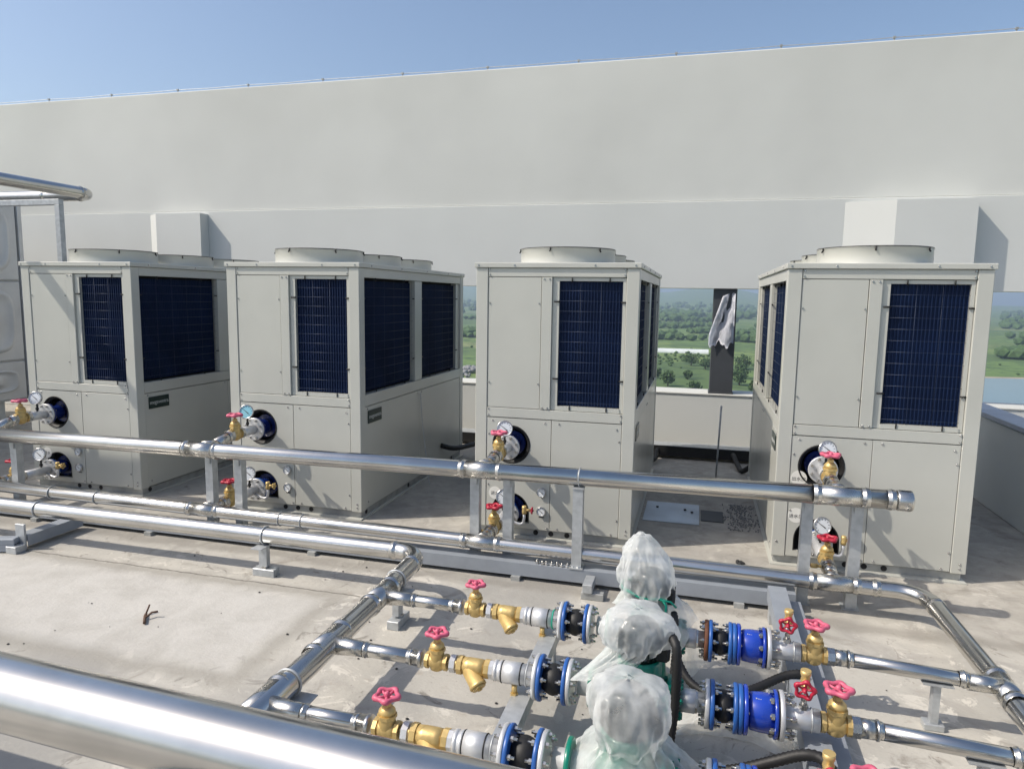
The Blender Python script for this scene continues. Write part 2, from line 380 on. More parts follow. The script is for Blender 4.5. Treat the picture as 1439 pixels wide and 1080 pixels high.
def coil_opening(u, face, a0, a1, z0, z1):
    """coil with frame and guard on one face; coordinates along the face a0..a1. face: 'F','R','L'"""
    def pt(a, d, z):  # d = inwards depth
        return {'F': (a, d, z), 'R': (UW-d, a, z), 'L': (d, a, z)}[face]
    def bx(m_, a, b_, d0, d1, za, zb, bev=0):
        p, q = pt(a, d0, za), pt(b_, d1, zb)
        m_.box(min(p[0], q[0]), max(p[0], q[0]), min(p[1], q[1]), max(p[1], q[1]), za, zb, bev)
    w = MB(); bx(w, a0, a1, .055, .085, z0, z1); co = w.build('coil', coilm, u)
    w = MB()
    nf = int((a1-a0)/.022)
    for i in range(nf+1):
        a = a0+(a1-a0)*i/nf; bx(w, a-.003, a+.003, .045, .054, z0, z1)
    w.build('fins', coilm, co)
    w = MB(); k = 0
    z = z0+.03
    while z < z1:
        w.cyl(pt(a0-.02, .022, z), pt(a1+.02, .022, z), .0012, 5); z += .075
    n = 3 if a1-a0 < .6 else 5
    for i in range(n+1):
        a = a0+(a1-a0)*i/n; w.cyl(pt(a, .025, z0-.02), pt(a, .025, z1+.02), .0009, 5)
    w.build('guard_grid', wire, co)
    w = MB()
    for zz in (z0+.22*(z1-z0), z0+.84*(z1-z0)):
        for a in (a0-.018, a1+.018): w.cyl(pt(a-.022, .012, zz), pt(a+.022, .012, zz), .006, 6)
    for a in (a0+.2*(a1-a0), a0+.8*(a1-a0)):
        for zz in (z0-.012, z1+.01): w.cyl(pt(a, .01, zz-.016), pt(a, .01, zz+.016), .005, 6)
    struct(w.build('guard_clips', rubber, co), 'stuff')
def make_unit():
    u = thing('heat_pump', 'x', 'heat pump', (0, 0, 0), 'row of four grey-white heat pumps')
    # base
    w = MB(); w.box(.02, UW-.02, .03, UL-.03, .012, .062); w.build('base_rail', rail, u)
    w = MB(); w.box(-.005, UW+.005, -.02, .06, 0, .011); w.box(-.005, .06, .06, UL, 0, .011); w.box(UW-.06, UW+.005, .06, UL, 0, .011); w.build('foot_flange', paint, u)
    for dx in (.49, .61, .735):
        w = MB(); w.cyl((dx, .027, .040), (dx, .045, .040), .020, 14); w.build('lifting_hole', dark, u)
    for dy in (.12, 1.0, 2.2):
        w = MB(); w.cyl((UW-.018, dy, .04), (UW-.03, dy, .04), .022, 12); w.build('lifting_hole', dark, u)
    # dark core behind the panels
    w = MB(); w.box(.10, UW-.10, .14, UL-.14, .07, 2.04); w.build('core', dark, u)
    for x in (0, UW-.092):
        for y in (0, UL-.092):
            w = MB(); w.box(x, x+.092, y, y+.092, .064, 2.06, .004); w.build('corner_post', paint, u)
    w = MB(); w.box(-.012, UW+.012, -.012, UL+.012, 2.062, 2.10, .004); cap = w.build('roof_cap', paint, u)
    # front
    w = MB(); w.box(.095, UW-.095, .004, .09, 1.997, 2.060, .002); w.build('top_rail', paint, u)
    w = MB(); w.box(.095, UW-.095, .002, .09, .934, 1.006, .002); w.build('middle_rail', paint, u)
    w = MB(); w.box(.095, .503, .006, .03, 1.010, 1.993, .002); w.build('panel', paint, u)
    w = MB(); w.box(.507, .585, .000, .06, 1.010, 1.993, .002); w.build('mullion', paint, u)
    w = MB(); w.box(.587, .636, .018, .09, 1.010, 1.993); w.box(1.102, 1.125, .018, .09, 1.010, 1.993)
    w.box(.636, 1.102, .018, .09, 1.968, 1.993); w.box(.636, 1.102, .012, .09, 1.010, 1.040); w.build('coil_frame', paint, u)
    coil_opening(u, 'F', .640, 1.098, 1.043, 1.965)
    arch = circ(.29, .20, .145, 18, 0, PI)+[(.145, .115), (.435, .115)]
    m_ = panel_holes(.095, .598, .072, .928, [circ(.29, .725, .145), arch], .004, .028)
    lp = m_.build('panel', paint, u)
    w = MB(); w.torus((.29, .006, .725), Y, .145, .007, 36, 6); w.torus((.29, .035, .725), Y, .15, .03, 36, 6); w.build('grommet', rubber, lp)
    w = MB(); w.tube([(.145, .008, .115)]+[(x, .008, z) for x, z in reversed(circ(.29, .20, .145, 18, 0, PI))]+[(.435, .008, .115)], .006, 6); w.build('grommet', rubber, lp)
    w = MB(); w.box(.602, UW-.095, .004, .028, .072, .928, .002); w.build('panel', paint, u)
    for z in (.372, .222):
        g = bpy.data.objects.new('panel_gauge', None); COL.objects.link(g); g.parent = u; g.empty_display_size = .02
        gauge_parts(g, (.537, .006, z), .034, (0, -1, 0), dialm, .9)
    w = MB(); w.box(.517, .557, .0025, .0036, .170, .178); w.build('gauge_caption', ink, u)
    # sides
    for face, x0, x1 in (('R', UW-.09, UW), ('L', 0, .09)):
        o_ = (lambda d0, d1: (UW-d1, UW-d0)) if face == 'R' else (lambda d0, d1: (d0, d1))
        def sb(name, d0, d1, y0, y1, z0, z1, bev=.002):
            a, b_ = o_(d0, d1); w = MB(); w.box(a, b_, y0, y1, z0, z1, bev); return w.build(name, paint, u)
        sb('top_rail', .004, .08, .095, UL-.095, 1.985, 2.060)
        sb('middle_rail', .002, .08, .095, UL-.095, .934, 1.030)
        sb('mullion', .004, .07, 1.135, 1.305, 1.034, 1.981)
        for a0, a1 in ((.105, 1.115), (1.325, 2.325)):
            coil_opening(u, face, a0+.012, a1-.012, 1.050, 1.962)
        sb('coil_frame', .02, .08, 2.33, UL-.095, 1.034, 1.981)
        sb('panel', .005, .03, .095, 1.241, .072, .928); sb('panel', .005, .03, 1.245, UL-.095, .072, .928)
    w = MB(); w.box(.095, UW-.095, UL-.03, UL-.004, .072, 2.058); w.build('back_panel', paint, u)
    # name plate on both sides
    for sgn, x in ((1, UW), (-1, 0)):
        w = MB(); w.box(x-.0045 if sgn > 0 else x-.003, x+.003 if sgn > 0 else x+.0045, .135, .385, .785, .893, .001)
        npl = w.build('name_plate', plate, u)
        R_ = Matrix(((0, 0, sgn, 0), (sgn, 0, 0, 0), (0, 1, 0, 0), (0, 0, 0, 1)))
        mw = Matrix.Translation((x+sgn*.0036 if sgn > 0 else x-.0036, .26, .84)) @ R_
        text_mesh('megsventra', .05, 'lettering', plate_ink, npl, mw)
    # screws
    w = MB()
    def scr(x, y, z, ax): w.lathe([(.0075, 0), (.006, .004)], (x, y, z), ax, 8)
    for x in (.02, .30, .90, 1.19): scr(x, -.0125, 2.08, (0, -1, 0))
    for x in (.105, UW-.105):
        for z in (2.05, 2.012, .995, .95): scr(x, .0005, z, (0, -1, 0))
    for x in (.525, .565):
        for z in (1.98, 1.022): scr(x, -.001, z, (0, -1, 0))
    for x, z in ((.105, 1.80), (.49, 1.80), (.105, 1.2), (.49, 1.2), (.14, .905), (.11, .80), (.55, .905), (.66, .905), (1.09, .89), (1.11, .80), (.11, .4), (.58, .09), (.66, .09), (1.07, .09), (1.11, .2)): scr(x, .003, z, (0, -1, 0))
    for x in (1.18,): scr(x, -.001, .13, (0, -1, 0)); scr(x, -.001, .1, (0, -1, 0))
    for x in (.03,): scr(x, -.001, .17, (0, -1, 0))
    for sgn, x in ((1, UW), (-1, 0)):
        for y in (.2, .8, 1.4, 2.0, 2.4): scr(x+sgn*.0125, y, 2.08, (sgn, 0, 0))
        for y, z in ((.13, .91), (1.2, .91), (1.29, .91), (2.4, .91), (.13, .12), (1.2, .12), (1.29, .12), (2.4, .12), (2.45, .8), (2.46, .7), (2.46, .6)): scr(x-sgn*.004, y, z, (sgn, 0, 0))
    struct(w.build('screws', case, u), 'stuff')
    # fan rings on the roof
    for k, yc in enumerate((.46, 1.27, 2.08)):
        w = MB(); c_ = (.61, yc, 2.1)
        w.lathe([(.378, .0), (.372, .012), (.370, .112), (.376, .116), (.362, .117), (.360, .0)], c_, Z, 48, cap=False)
        rg_ = w.build('fan_ring', paint, u)
        w = MB(); w.torus((.61, yc, 2.2175), Z, .369, .0055, 48, 6); w.build('rim_seal', rubber, rg_)
        w = MB()
        for a in range(6):
            t = a*PI/3+.35; px, py = .61+.377*math.cos(t), yc+.377*math.sin(t)
            w.tube([(px, py, 2.22), (px, py, 2.2), (px+.008*math.cos(t), py+.008*math.sin(t), 2.188)], .006, 6)
        struct(w.build('clips', rubber, rg_), 'stuff')
        w = MB()
        for rr in (.08, .14, .2, .26, .32): w.torus((.61, yc, 2.205), Z, rr, .003, 40, 5)
        for a in range(8):
            t = a*PI/4; w.cyl((.61+.05*math.cos(t), yc+.05*math.sin(t), 2.205), (.61+.36*math.cos(t), yc+.36*math.sin(t), 2.205), .003, 5)
        w.build('fan_guard', wire, rg_)
        w = MB()
        for a in range(4):
            t = a*PI/2
            p = [Vector((.61+.07*math.cos(t), yc+.07*math.sin(t), 2.16)), Vector((.61+.34*math.cos(t-.25), yc+.34*math.sin(t-.25), 2.15)), Vector((.61+.34*math.cos(t+.35), yc+.34*math.sin(t+.35), 2.175)), Vector((.61+.07*math.cos(t+.6), yc+.07*math.sin(t+.6), 2.175))]
            w.prism(p, (0, 0, .004))
        w.lathe([(.08, 0), (.08, .06)], (.61, yc, 2.14), Z, 20); w.build('fan', dark, rg_)
    return u
UX = [-6.038, -3.850, -1.653, .551]; UY = 5.083
WHICH = ['unit beside the steel tank', 'unit second from the steel tank', 'unit third from the steel tank', 'unit with round white stickers']
ULAB = ['grey-white heat pump next to the embossed steel tank, crossed by an overhead pipe shadow',
        'grey-white heat pump second from the steel tank, thin wire hanging down its side',
        'grey-white heat pump third from the steel tank, between wired unit and stickered unit',
        'grey-white heat pump with two round white stickers beside the low side parapet']
u0 = make_unit()
units = [u0]+[copy_tree(u0) for _ in range(3)]
for i, u in enumerate(units):
    u.location = (UX[i], UY, 0); u['label'] = ULAB[i]
# stickers on the last unit
for (sx, sz, txt) in ((.152, .632, '出水口'), (.150, .366, '进水口')):
    w = MB(); w.lathe([(.053, 0), (.053, .0012)], (sx, .0038, sz), (0, -1, 0), 28); st = w.build('sticker', sticker, units[3])
    st['label'] = 'round white sticker with black characters'
    mw = Matrix.Translation((sx, .0022, sz-.008)) @ Matrix(((1, 0, 0, 0), (0, 0, -1, 0), (0, 1, 0, 0), (0, 0, 0, 1)))
    text_mesh(txt, .031, 'lettering', ink, st, mw)
for i in (0, 2):   # partly peeled stickers on two other units
    w = MB(); w.lathe([(.05, 0), (.05, .0012)], (.165, .0038, .335), (0, -1, 0), 28); st = w.build('sticker', sticker, units[i])
    mw = Matrix.Translation((.165, .0022, .33)) @ Matrix(((1, 0, 0, 0), (0, 0, -1, 0), (0, 1, 0, 0), (0, 0, 0, 1)))
    text_mesh('进水', .034, 'lettering', ink, st, mw)
# thin wire down the side of the second unit
hose('hanging_wire', [(-2.625, 6.33, .905), (-2.60, 6.32, .6), (-2.54, 6.28, .25), (-2.5, 6.25, .012)], .004, 'thin steel wire hanging down the side of the second unit from the tank', 'wire', galv)

# ------------------------------------------------------------------ fittings
def handwheel(parent, c, R, mt, axis=(0, 0, 1)):
    a = Vector(axis).normalized(); c = Vector(c)
    w = MB(); w.torus(c, a, R*.80, R*.20, 40, 8, 5, .11); hw = w.build('handwheel', mt, parent)
    w = MB(); q = Z.rotation_difference(a)
    for k in range(5):
        t = 2*PI*k/5; d = q@Vector((math.cos(t), math.sin(t), 0))
        w.cyl(c-a*.004, c+d*R*.85, R*.11, 8)
    w.build('spokes', mt, hw)
    w = MB(); w.lathe([(R*.22, -.012), (R*.24, .0), (R*.2, .010), (R*.1, .016)], c, a, 10); w.build('hub', mt, hw)
    return hw
def gate_valve(label, loc, s=1.0, along='x', wheel=pink, group=None, wheel_axis=None):
    """brass gate valve, bore along local x, s = body scale (1 -> ~0.11 long)"""
    v = thing('gate_valve', label, 'valve', loc, group, 0 if along == 'x' else PI/2)
    w = MB()
    w.lathe([(.040*s, -.056*s), (.040*s, -.038*s)], (0, 0, 0), X, 8, PI/8, smooth=False)
    w.lathe([(.040*s, .038*s), (.040*s, .056*s)], (0, 0, 0), X, 8, PI/8, smooth=False)
    w.lathe([(.033*s, -.040*s), (.036*s, -.02*s), (.038*s, 0), (.036*s, .02*s), (.033*s, .040*s)], (0, 0, 0), X, 18)
    w.lathe([(.020*s, -.045*s), (.034*s, -.036*s), (.037*s, 0), (.035*s, .045*s), (.035*s, .052*s)], (0, 0, 0), Z, 18)
    w.build('body', brass, v)
    w = MB(); w.lathe([(.041*s, .053*s), (.041*s, .068*s)], (0, 0, 0), Z, 8, PI/8, smooth=False)
    w.lathe([(.036*s, .068*s), (.034*s, .085*s), (.022*s, .098*s), (.017*s, .102*s)], (0, 0, 0), Z, 18)
    w.lathe([(.018*s, .102*s), (.018*s, .118*s)], (0, 0, 0), Z, 6, smooth=False); bn = w.build('bonnet', brass, v)
    w = MB(); w.cyl((0, 0, .118*s), (0, 0, .15*s), .007*s, 10); w.build('stem', brass, v)
    handwheel(v, (0, 0, .145*s), .056*s, wheel)
    return v
def small_valve(label, loc, wheel, s=1.0, direction=(0, -1, 0), riser=0):
    """small brass drain valve with a wheel on one side, standing on a riser pipe"""
    v = thing('drain_valve', label, 'valve', loc)
    if riser:
        w = MB(); w.cyl((0, 0, -riser), (0, 0, -.02*s), .011, 12); w.lathe([(.017, -riser), (.017, -riser+.02)], (0, 0, 0), Z, 6, smooth=False); w.build('riser', steel2, v)
    w = MB(); w.lathe([(.014*s, -.03*s), (.017*s, -.02*s), (.013*s, -.012*s), (.016*s, 0), (.013*s, .012*s), (.017*s, .022*s), (.017*s, .036*s)], (0, 0, 0), Z, 12)
    d = Vector(direction).normalized(); w.lathe([(.011*s, 0), (.012*s, .028*s), (.007*s, .034*s), (.005*s, .055*s)], (0, 0, 0), d, 10); w.build('body', brass, v)
    handwheel(v, d*.055*s, .034*s, wheel, d)
    return v
def pressure_gauge(label, loc, face, h=.075, r=.036, dm=dialm, group=None):
    g = thing('pressure_gauge', label, 'gauge', loc, group)
    w = MB(); w.cyl((0, 0, 0), (0, 0, h-r*.9), .008, 10); w.lathe([(.014, .012), (.014, .03)], (0, 0, 0), Z, 6, smooth=False); w.build('stem', rubber, g)
    gauge_parts(g, (0, 0, h), r, face, dm, .9)
    return g
def flange(m_, x, r, t, n=28, ax=X, o=(0, 0, 0)): m_.lathe([(r-.003, 0), (r, .003), (r, t-.003), (r-.003, t)], Vector(o)+Vector(ax)*x, ax, n)
def bolts(m_, xa, xb, R, n=4, r=.007, ph=PI/4, ax='x'):
    for k in range(n):
        t = ph+2*PI*k/n; c_, s_ = R*math.cos(t), R*math.sin(t)
        p = (lambda x: (x, c_, s_)) if ax == 'x' else (lambda x: (c_, x, s_))
        m_.cyl(p(xa), p(xb), r, 8)
        d = X if ax == 'x' else Y
        for q in (xa+.004, xb-.018): m_.lathe([(r*1.75, 0), (r*1.75, .012)], p(q), d, 6, smooth=False)
def press_ring(m_, p, ax, r, w_=.022, out=1.10):
    """rolled bead of a press fitting"""
    p = Vector(p); ax = Vector(ax).normalized()
    m_.lathe([(r*1.005, -w_), (r*1.04, -w_*.9), (r*1.04, -w_*.35), (r*out, -w_*.2), (r*out, w_*.2), (r*1.04, w_*.35), (r*1.04, w_*.9), (r*1.005, w_)], p, ax, 28, cap=False)

# ------------------------------------------------------------------ headers
def hz(x): return .697+(x+1.6)*.0090     # upper header height
def lz(x): return .203-(x+1.6)*.0070     # lower header height
HY = 4.35; RH = .056; RL = .047
hd = thing('upper_header', 'upper stainless steel header pipe with capped end, held up on posts', 'pipe', (0, HY, 0))
w = MB(); w.tube([(-9.0, 0, hz(-9)), (-4, 0, hz(-4)), (1.17, 0, hz(1.17))], RH, 32); w.build('pipe', steel, hd)
w = MB(); w.lathe([(RH*1.02, 0), (RH*1.08, .008), (RH*1.08, .07), (RH*1.05, .078), (RH*.95, .082), (RH*.3, .084)], (1.13, 0, hz(1.13)), X, 28); w.build('end_cap', steel2, hd)
tee_x = [ux+.285 for ux in UX]
for tx in tee_x:
    w = MB(); w.lathe([(RH*1.035, 0), (RH*1.035, .26)], (tx-.13, 0, hz(tx)), X, 28)
    w.lathe([(.058, 0), (.050, .10), (.046, .15)], (tx, .03, hz(tx)), Y, 22); tee = w.build('tee', steel2, hd)
    for d in (-.13, .13):
        w = MB(); press_ring(w, (tx+d, 0, hz(tx)), X, RH*1.02); w.build('press_ring', steel2, tee)
w = MB(); press_ring(w, (1.10, 0, hz(1.1)), X, RH); w.build('press_ring', steel2, hd)
lh = thing('lower_header', 'lower stainless steel header pipe along the fronts, turning forward beside the last unit', 'pipe', (0, HY, 0))
EX, ER = 1.325, .17   # right-hand leg and bend radius
pts = [(-9.0, 0, lz(-9)), (-4, 0, lz(-4)), (EX-ER, 0, lz(1.2))]+[(p.x, p.y, lz(1.2)) for p in arc((EX-ER, -ER, 0), Y, X, ER, 0, PI/2, 12)][1:]
pts += [(EX, -1.0, lz(1.2)+.02), (EX+.005, -3.2, lz(1.2)+.06)]
w = MB(); w.tube(pts, RL, 30); w.build('pipe', steel, lh)
for tx in tee_x:
    w = MB(); w.lathe([(RL*1.04, 0), (RL*1.04, .24)], (tx-.12, 0, lz(tx)), X, 26)
    w.lathe([(.05, 0), (.044, .09), (.04, .13)], (tx, .02, lz(tx)), Y, 20); tee = w.build('tee', steel2, lh)
    for d in (-.12, .12):
        w = MB(); press_ring(w, (tx+d, 0, lz(tx)), X, RL*1.02); w.build('press_ring', steel2, tee)
w = MB(); press_ring(w, (1.06, 0, lz(1.06)), X, RL); w.build('press_ring', steel2, lh)
w = MB(); press_ring(w, (EX, -ER-.02, lz(1.2)), Y, RL); w.build('press_ring', steel2, lh)
for xx in (-5.0, -4.55, -2.72, -2.9):
    w = MB(); w.torus((xx, 0, lz(xx)), X, RL+.003, .004, 28, 6); w.build('clamp', galv, lh)
for yy in (3.245, 2.705, 2.2):    # tees on the right leg
    zz = .262
    w = MB(); w.lathe([(RL*1.05, 0), (RL*1.05, .20)], (EX, yy-HY-.10, .215), Y, 26); w.lathe([(.036, 0), (.036, .13)], (EX-.02, yy-HY, .235), -X, 20); tee = w.build('tee', steel2, lh)
    for d in (-.1, .1):
        w = MB(); press_ring(w, (EX, yy-HY+d, .215), Y, RL*1.02); w.build('press_ring', steel2, tee)
# stand posts of the header
def stand(x, label, behind=True):
    s_ = thing('header_stand', label, 'post', (x, HY+.105 if behind else HY-.03, 0), 'galvanised posts under the upper header')
    zt = hz(x)-RH-.008
    if behind:
        zt = hz(x)-.02
        w = MB(); w.box(-.032, .032, -.032, -.027, .008, zt); w.box(-.032, -.027, -.027, .03, .008, zt); w.box(.027, .032, -.027, .03, .008, zt); w.build('post', galv, s_)
        w = MB(); w.box(-.05, .05, -.035, .06, 0, .007); w.build('foot_plate', galv, s_)
        w = MB(); w.box(-.02, .02, -.045, -.0325, zt-.10, zt-.02); w.build('clip', galv, s_)
        return
    w = MB()   # C-channel
    w.box(-.032, .032, -.032, -.027, .125, zt); w.box(-.032, -.027, -.027, .03, .125, zt); w.box(.027, .032, -.027, .03, .125, zt); w.build('post', galv, s_)
    w = MB(); w.box(-.045, .045, -.05, .05, .117, .124); w.build('foot_plate', galv, s_)
    w = MB(); w.box(-.036, .036, -.04, .075, zt+.001, zt+.006); w.build('top_plate', galv, s_)
    w = MB(); w.torus((0, .03, hz(x)), X, RH+.003, .004, 28, 6); w.build('u_bolt', galv, s_)
for x, l in ((-5.47, 'header post in front of the unit beside the steel tank'), (-3.565, 'thin header post left of the tee of the unit second from the tank'), (-3.31, 'header post before the lower valve of the unit second from the tank'),
             (-1.44, 'header post left of the lower valve of the unit third from the tank'), (-1.205, 'header post right of the lower valve of the unit third from the tank'), (-.705, 'header post alone in front of the third unit panel, next to row of nuts'),
             (.675, 'header post left of the valve of the unit with round stickers'), (.95, 'header post right of the valve of the unit with round stickers')):
    stand(x, l, abs(x+.705) > .01)
# long base beam
bb = thing('base_beam', 'long grey steel channel beam carrying the header posts', 'beam', (0, HY, 0))
w = MB(); w.box(-9, .62, -.075, .06, .108, .116); w.box(-9, .62, -.075, -.068, .03, .108); w.box(-9, .62, .053, .06, .03, .108); w.build('channel', galvp, bb)
for xx in (-8, -6.6, -5.1, -4.0, -2.6, -1.1, -.62, .3):
    w = MB(); w.box(xx-.03, xx+.03, -.10, .06, 0, .029); w.build('foot', rail, bb)
for k in range(9):
    n_ = thing('nut', 'small shiny hex nut lying in a row on the base beam', 'nut', (-.965+.034*k+random.uniform(-.004, .004), HY-.052+random.uniform(-.006, .006), .1165), 'row of nuts on the base beam', random.random())
    w = MB(); w.lathe([(.013, 0), (.0145, .003), (.0145, .012), (.013, .015)], (0, 0, 0), Z, 6, smooth=False); w.build('body', steel2, n_)
    w = MB(); w.cyl((0, 0, .0152), (0, 0, .026), .007, 8); w.build('stud', steel2, n_)
bk = thing('beam_bracket', 'small square steel tube bracket under the base beam beside the bagged pumps', 'bracket', (-.60, HY-.20, 0))
w = MB(); w.box(-.03, .03, -.06, .1, .045, .1, .003); w.build('arm', galv, bk); w = MB(); w.box(-.04, .1, -.05, .0, 0, .044, .003); w.build('foot', rail, bk)

# branches from headers to the units
for i in range(4):
    bx_ = UX[i]+.287
    for lvl in (0, 1):    # 0 upper, 1 lower
        zc = .722 if lvl == 0 else .205
        zh = hz(bx_) if lvl == 0 else lz(bx_)
        nm = 'upper' if lvl == 0 else 'lower'
        tinted = (i == 1 and lvl == 0)
        # flanged joint half inside the cabinet
        j = thing('flanged_joint', f'blue flanged joint entering the {nm} hole of the {WHICH[i]}', 'pipe joint', (bx_, UY, zc), 'flanged joints entering the units')
        w = MB(); flange(w, .075, .098, .022, 28, Y); w.build('rear_flange', navy, j)
        w = MB(); w.lathe([(.062, -.06), (.066, -.03), (.060, .0), (.066, .03), (.062, .074)], (0, 0, 0), Y, 26); w.build('body', navy, j)
        w = MB(); flange(w, -.080, .092, .020, 28, Y); w.build('blue_flange', blue if lvl else navy, j)
        w = MB(); flange(w, -.102, .094, .020, 28, Y); w.build('zinc_flange', whitefl, j)
        w = MB(); bolts(w, -.118, -.045, .077, 8, .006, PI/8, 'y'); struct(w.build('bolts', steel2, j), 'stuff')
        # spool with gauge, valve, pipe to header
        yv = -.335 if lvl == 0 else -.43
        sp = thing('branch_pipe', f'grey branch pipe from header to {nm} hole of the {WHICH[i]}', 'pipe', (bx_, UY, zc), 'branch pipes into the units')
        w = MB(); w.cyl((0, -.105, 0), (0, yv+.05, 0), .040, 24); w.build('spool', whitefl, sp)
        w = MB(); w.lathe([(.047, 0), (.047, .03)], (0, yv+.052, 0), Y, 8, smooth=False); w.build('nut', steel2, sp)
        dz_ = zh-zc
        w = MB(); w.tube([(0, yv-.05, 0), (0, yv-.14, dz_*.3), (0, HY+.12-UY, dz_)], .041, 22); w.build('stub', steel2, sp)
        w = MB(); press_ring(w, (0, yv-.09, dz_*.15), Y, .042); w.build('press_ring', steel2, sp)
        w = MB(); w.lathe([(.048, 0), (.048, .035)], (0, yv-.085, 0), Y, 8, smooth=False); w.build('union', steel2, sp)
        gate_valve(f'brass gate valve on the {nm} branch of the {WHICH[i]}', (bx_, UY+yv, zc), 1.08, 'y', pink if lvl == 0 else red, 'branch gate valves')
        pressure_gauge(f'round pressure gauge on the {nm} branch of the {WHICH[i]}', (bx_+(-.0 if i < 3 else .0), UY-.175, zc+.040), (.25, -1, .22), .118, .056, dialb if tinted else dialm, 'branch pressure gauges')
        if lvl == 1:
            t_ = thing('test_cock', f'small brass test valve on a bent tube at the {WHICH[i]}', 'valve', (bx_, UY-.15, zc), 'brass test valves')
            w = MB(); w.tube([(.03, 0, -.02), (.09, 0, -.045), (.125, 0, -.05), (.145, .01, -.04), (.15, .01, 0), (.15, .01, .03)], .011, 10); w.build('bent_tube', whitefl, t_)
            w = MB(); w.lathe([(.017, .03), (.019, .05), (.015, .06), (.018, .075), (.016, .09)], (.15, .01, 0), Z, 10); w.lathe([(.011, 0), (.011, .05)], (.15, .01, .06), X, 10); w.build('body', brass, t_)
            handwheel(t_, (.21, .01, .06), .026, red if i > 1 else brass, X)
            d_ = thing('bleed_valve', f'small red-wheeled bleed valve in front of the {WHICH[i]}', 'valve', (bx_-.085, UY-.52, zc-.0), 'bleed valves on the lower branches')
            w = MB(); w.cyl((.085, 0, 0), (.01, 0, 0), .010, 10); w.lathe([(.014, -.02), (.016, 0), (.014, .02)], (0, 0, 0), X, 10); w.build('body', brass, d_)
            handwheel(d_, (-.045, 0, .0), .028, red, X)
            w = MB(); w.cyl((-.02, 0, 0), (-.045, 0, 0), .006, 8); w.build('stem', brass, d_)

# ------------------------------------------------------------------ suction header and pump lines
SX, SZ, RS, SYW = -1.575, .263, .053, 3.885
sh = thing('suction_header', 'thick stainless pipe from the left, bending forward to feed the bagged pumps', 'pipe', (0, 0, 0))
R_ = .17
pts = [(-9.0, SYW, SZ), (-5, SYW, SZ), (SX-.02-R_, SYW, SZ)]+arc((SX-.02-R_, SYW-R_, SZ), Y, X, R_, 0, PI/2, 14)[1:]+[(SX, 3.2, SZ), (SX+.01, 2.5, SZ), (SX+.01, 1.0, SZ)]
w = MB(); w.tube(pts, RS, 32); w.build('pipe', steel, sh)
for p, ax in (((SX-.02-R_-.02, SYW, SZ), X), ((SX-.02, SYW-R_-.02, SZ), Y)):
    w = MB(); press_ring(w, p, ax, RS); w.build('press_ring', steel2, sh)
for yy in (3.245, 2.705, 2.2):
    w = MB(); w.lathe([(RS*1.04, 0), (RS*1.04, .24)], (SX, yy-.12, SZ), Y, 28); w.lathe([(.044, 0), (.035, .10), (.034, .15)], (SX+.03, yy, SZ), X, 20); tee = w.build('tee', steel2, sh)
    for d in (-.12, .12):
        w = MB(); press_ring(w, (SX, yy+d, SZ), Y, RS*1.02); w.build('press_ring', steel2, tee)
for p, ax in (((-4.60, SYW, SZ), X), ((-2.71, SYW, SZ), X), ((SX-.008, 3.46, SZ), Y), ((SX+.01, 2.37, SZ), Y)):
    w = MB(); w.torus(p, ax, RS+.004, .0055, 32, 6); w.build('u_bolt', galv, sh)
def bracket(label, x, y, rz=0):
    b_ = thing('pipe_bracket', label, 'bracket', (x, y, 0), 'brackets under the suction pipe', rz)
    zt = SZ-RS-.004
    w = MB(); w.box(-.03, .03, -.02, .02, .062, zt-.006, .002); w.build('upright', galv, b_)
    w = MB(); w.box(-.07, .09, -.035, .035, .0, .05, .003); w.build('foot', galv, b_)
    w = MB(); w.box(-.04, .04, -.09, .09, zt-.005, zt); w.build('saddle', galv, b_)
    w = MB(); w.box(-.005, .025, -.026, .026, .051, .061); w.build('nut', steel2, b_)
bracket('small channel bracket under the straight suction pipe on the pale slab', -2.71, SYW-.02)
bracket('channel bracket under the suction pipe bend', SX, 3.46, PI/2)
bracket('channel bracket under the forward leg beside the thick foreground pipe', SX+.03, 2.37, PI/2)
sb_ = thing('support_channel', 'grey steel support channel on end plates under the suction pipe', 'beam', (-4.62, 0, 0))
w = MB(); w.box(-.05, .05, 3.76, 4.22, .10, .108); w.box(-.05, -.043, 3.76, 4.22, .03, .10); w.box(.043, .05, 3.76, 4.22, .03, .10); w.build('channel', galvp, sb_)
w = MB(); w.box(-.04, .04, 3.74, 3.758, .0, .19, .002); w.box(-.04, .05, 3.66, 3.738, 0, .05, .002); w.build('end_plate', galv, sb_)
sb2 = thing('support_channel', 'second grey steel channel lying beside the support channel at the slab corner', 'beam', (-4.95, 3.6, 0), None, .35)
w = MB(); w.box(-.6, .35, -.04, .04, .06, .10, .003); w.box(-.6, .35, -.04, -.033, .01, .06); w.build('channel', galvp, sb2)

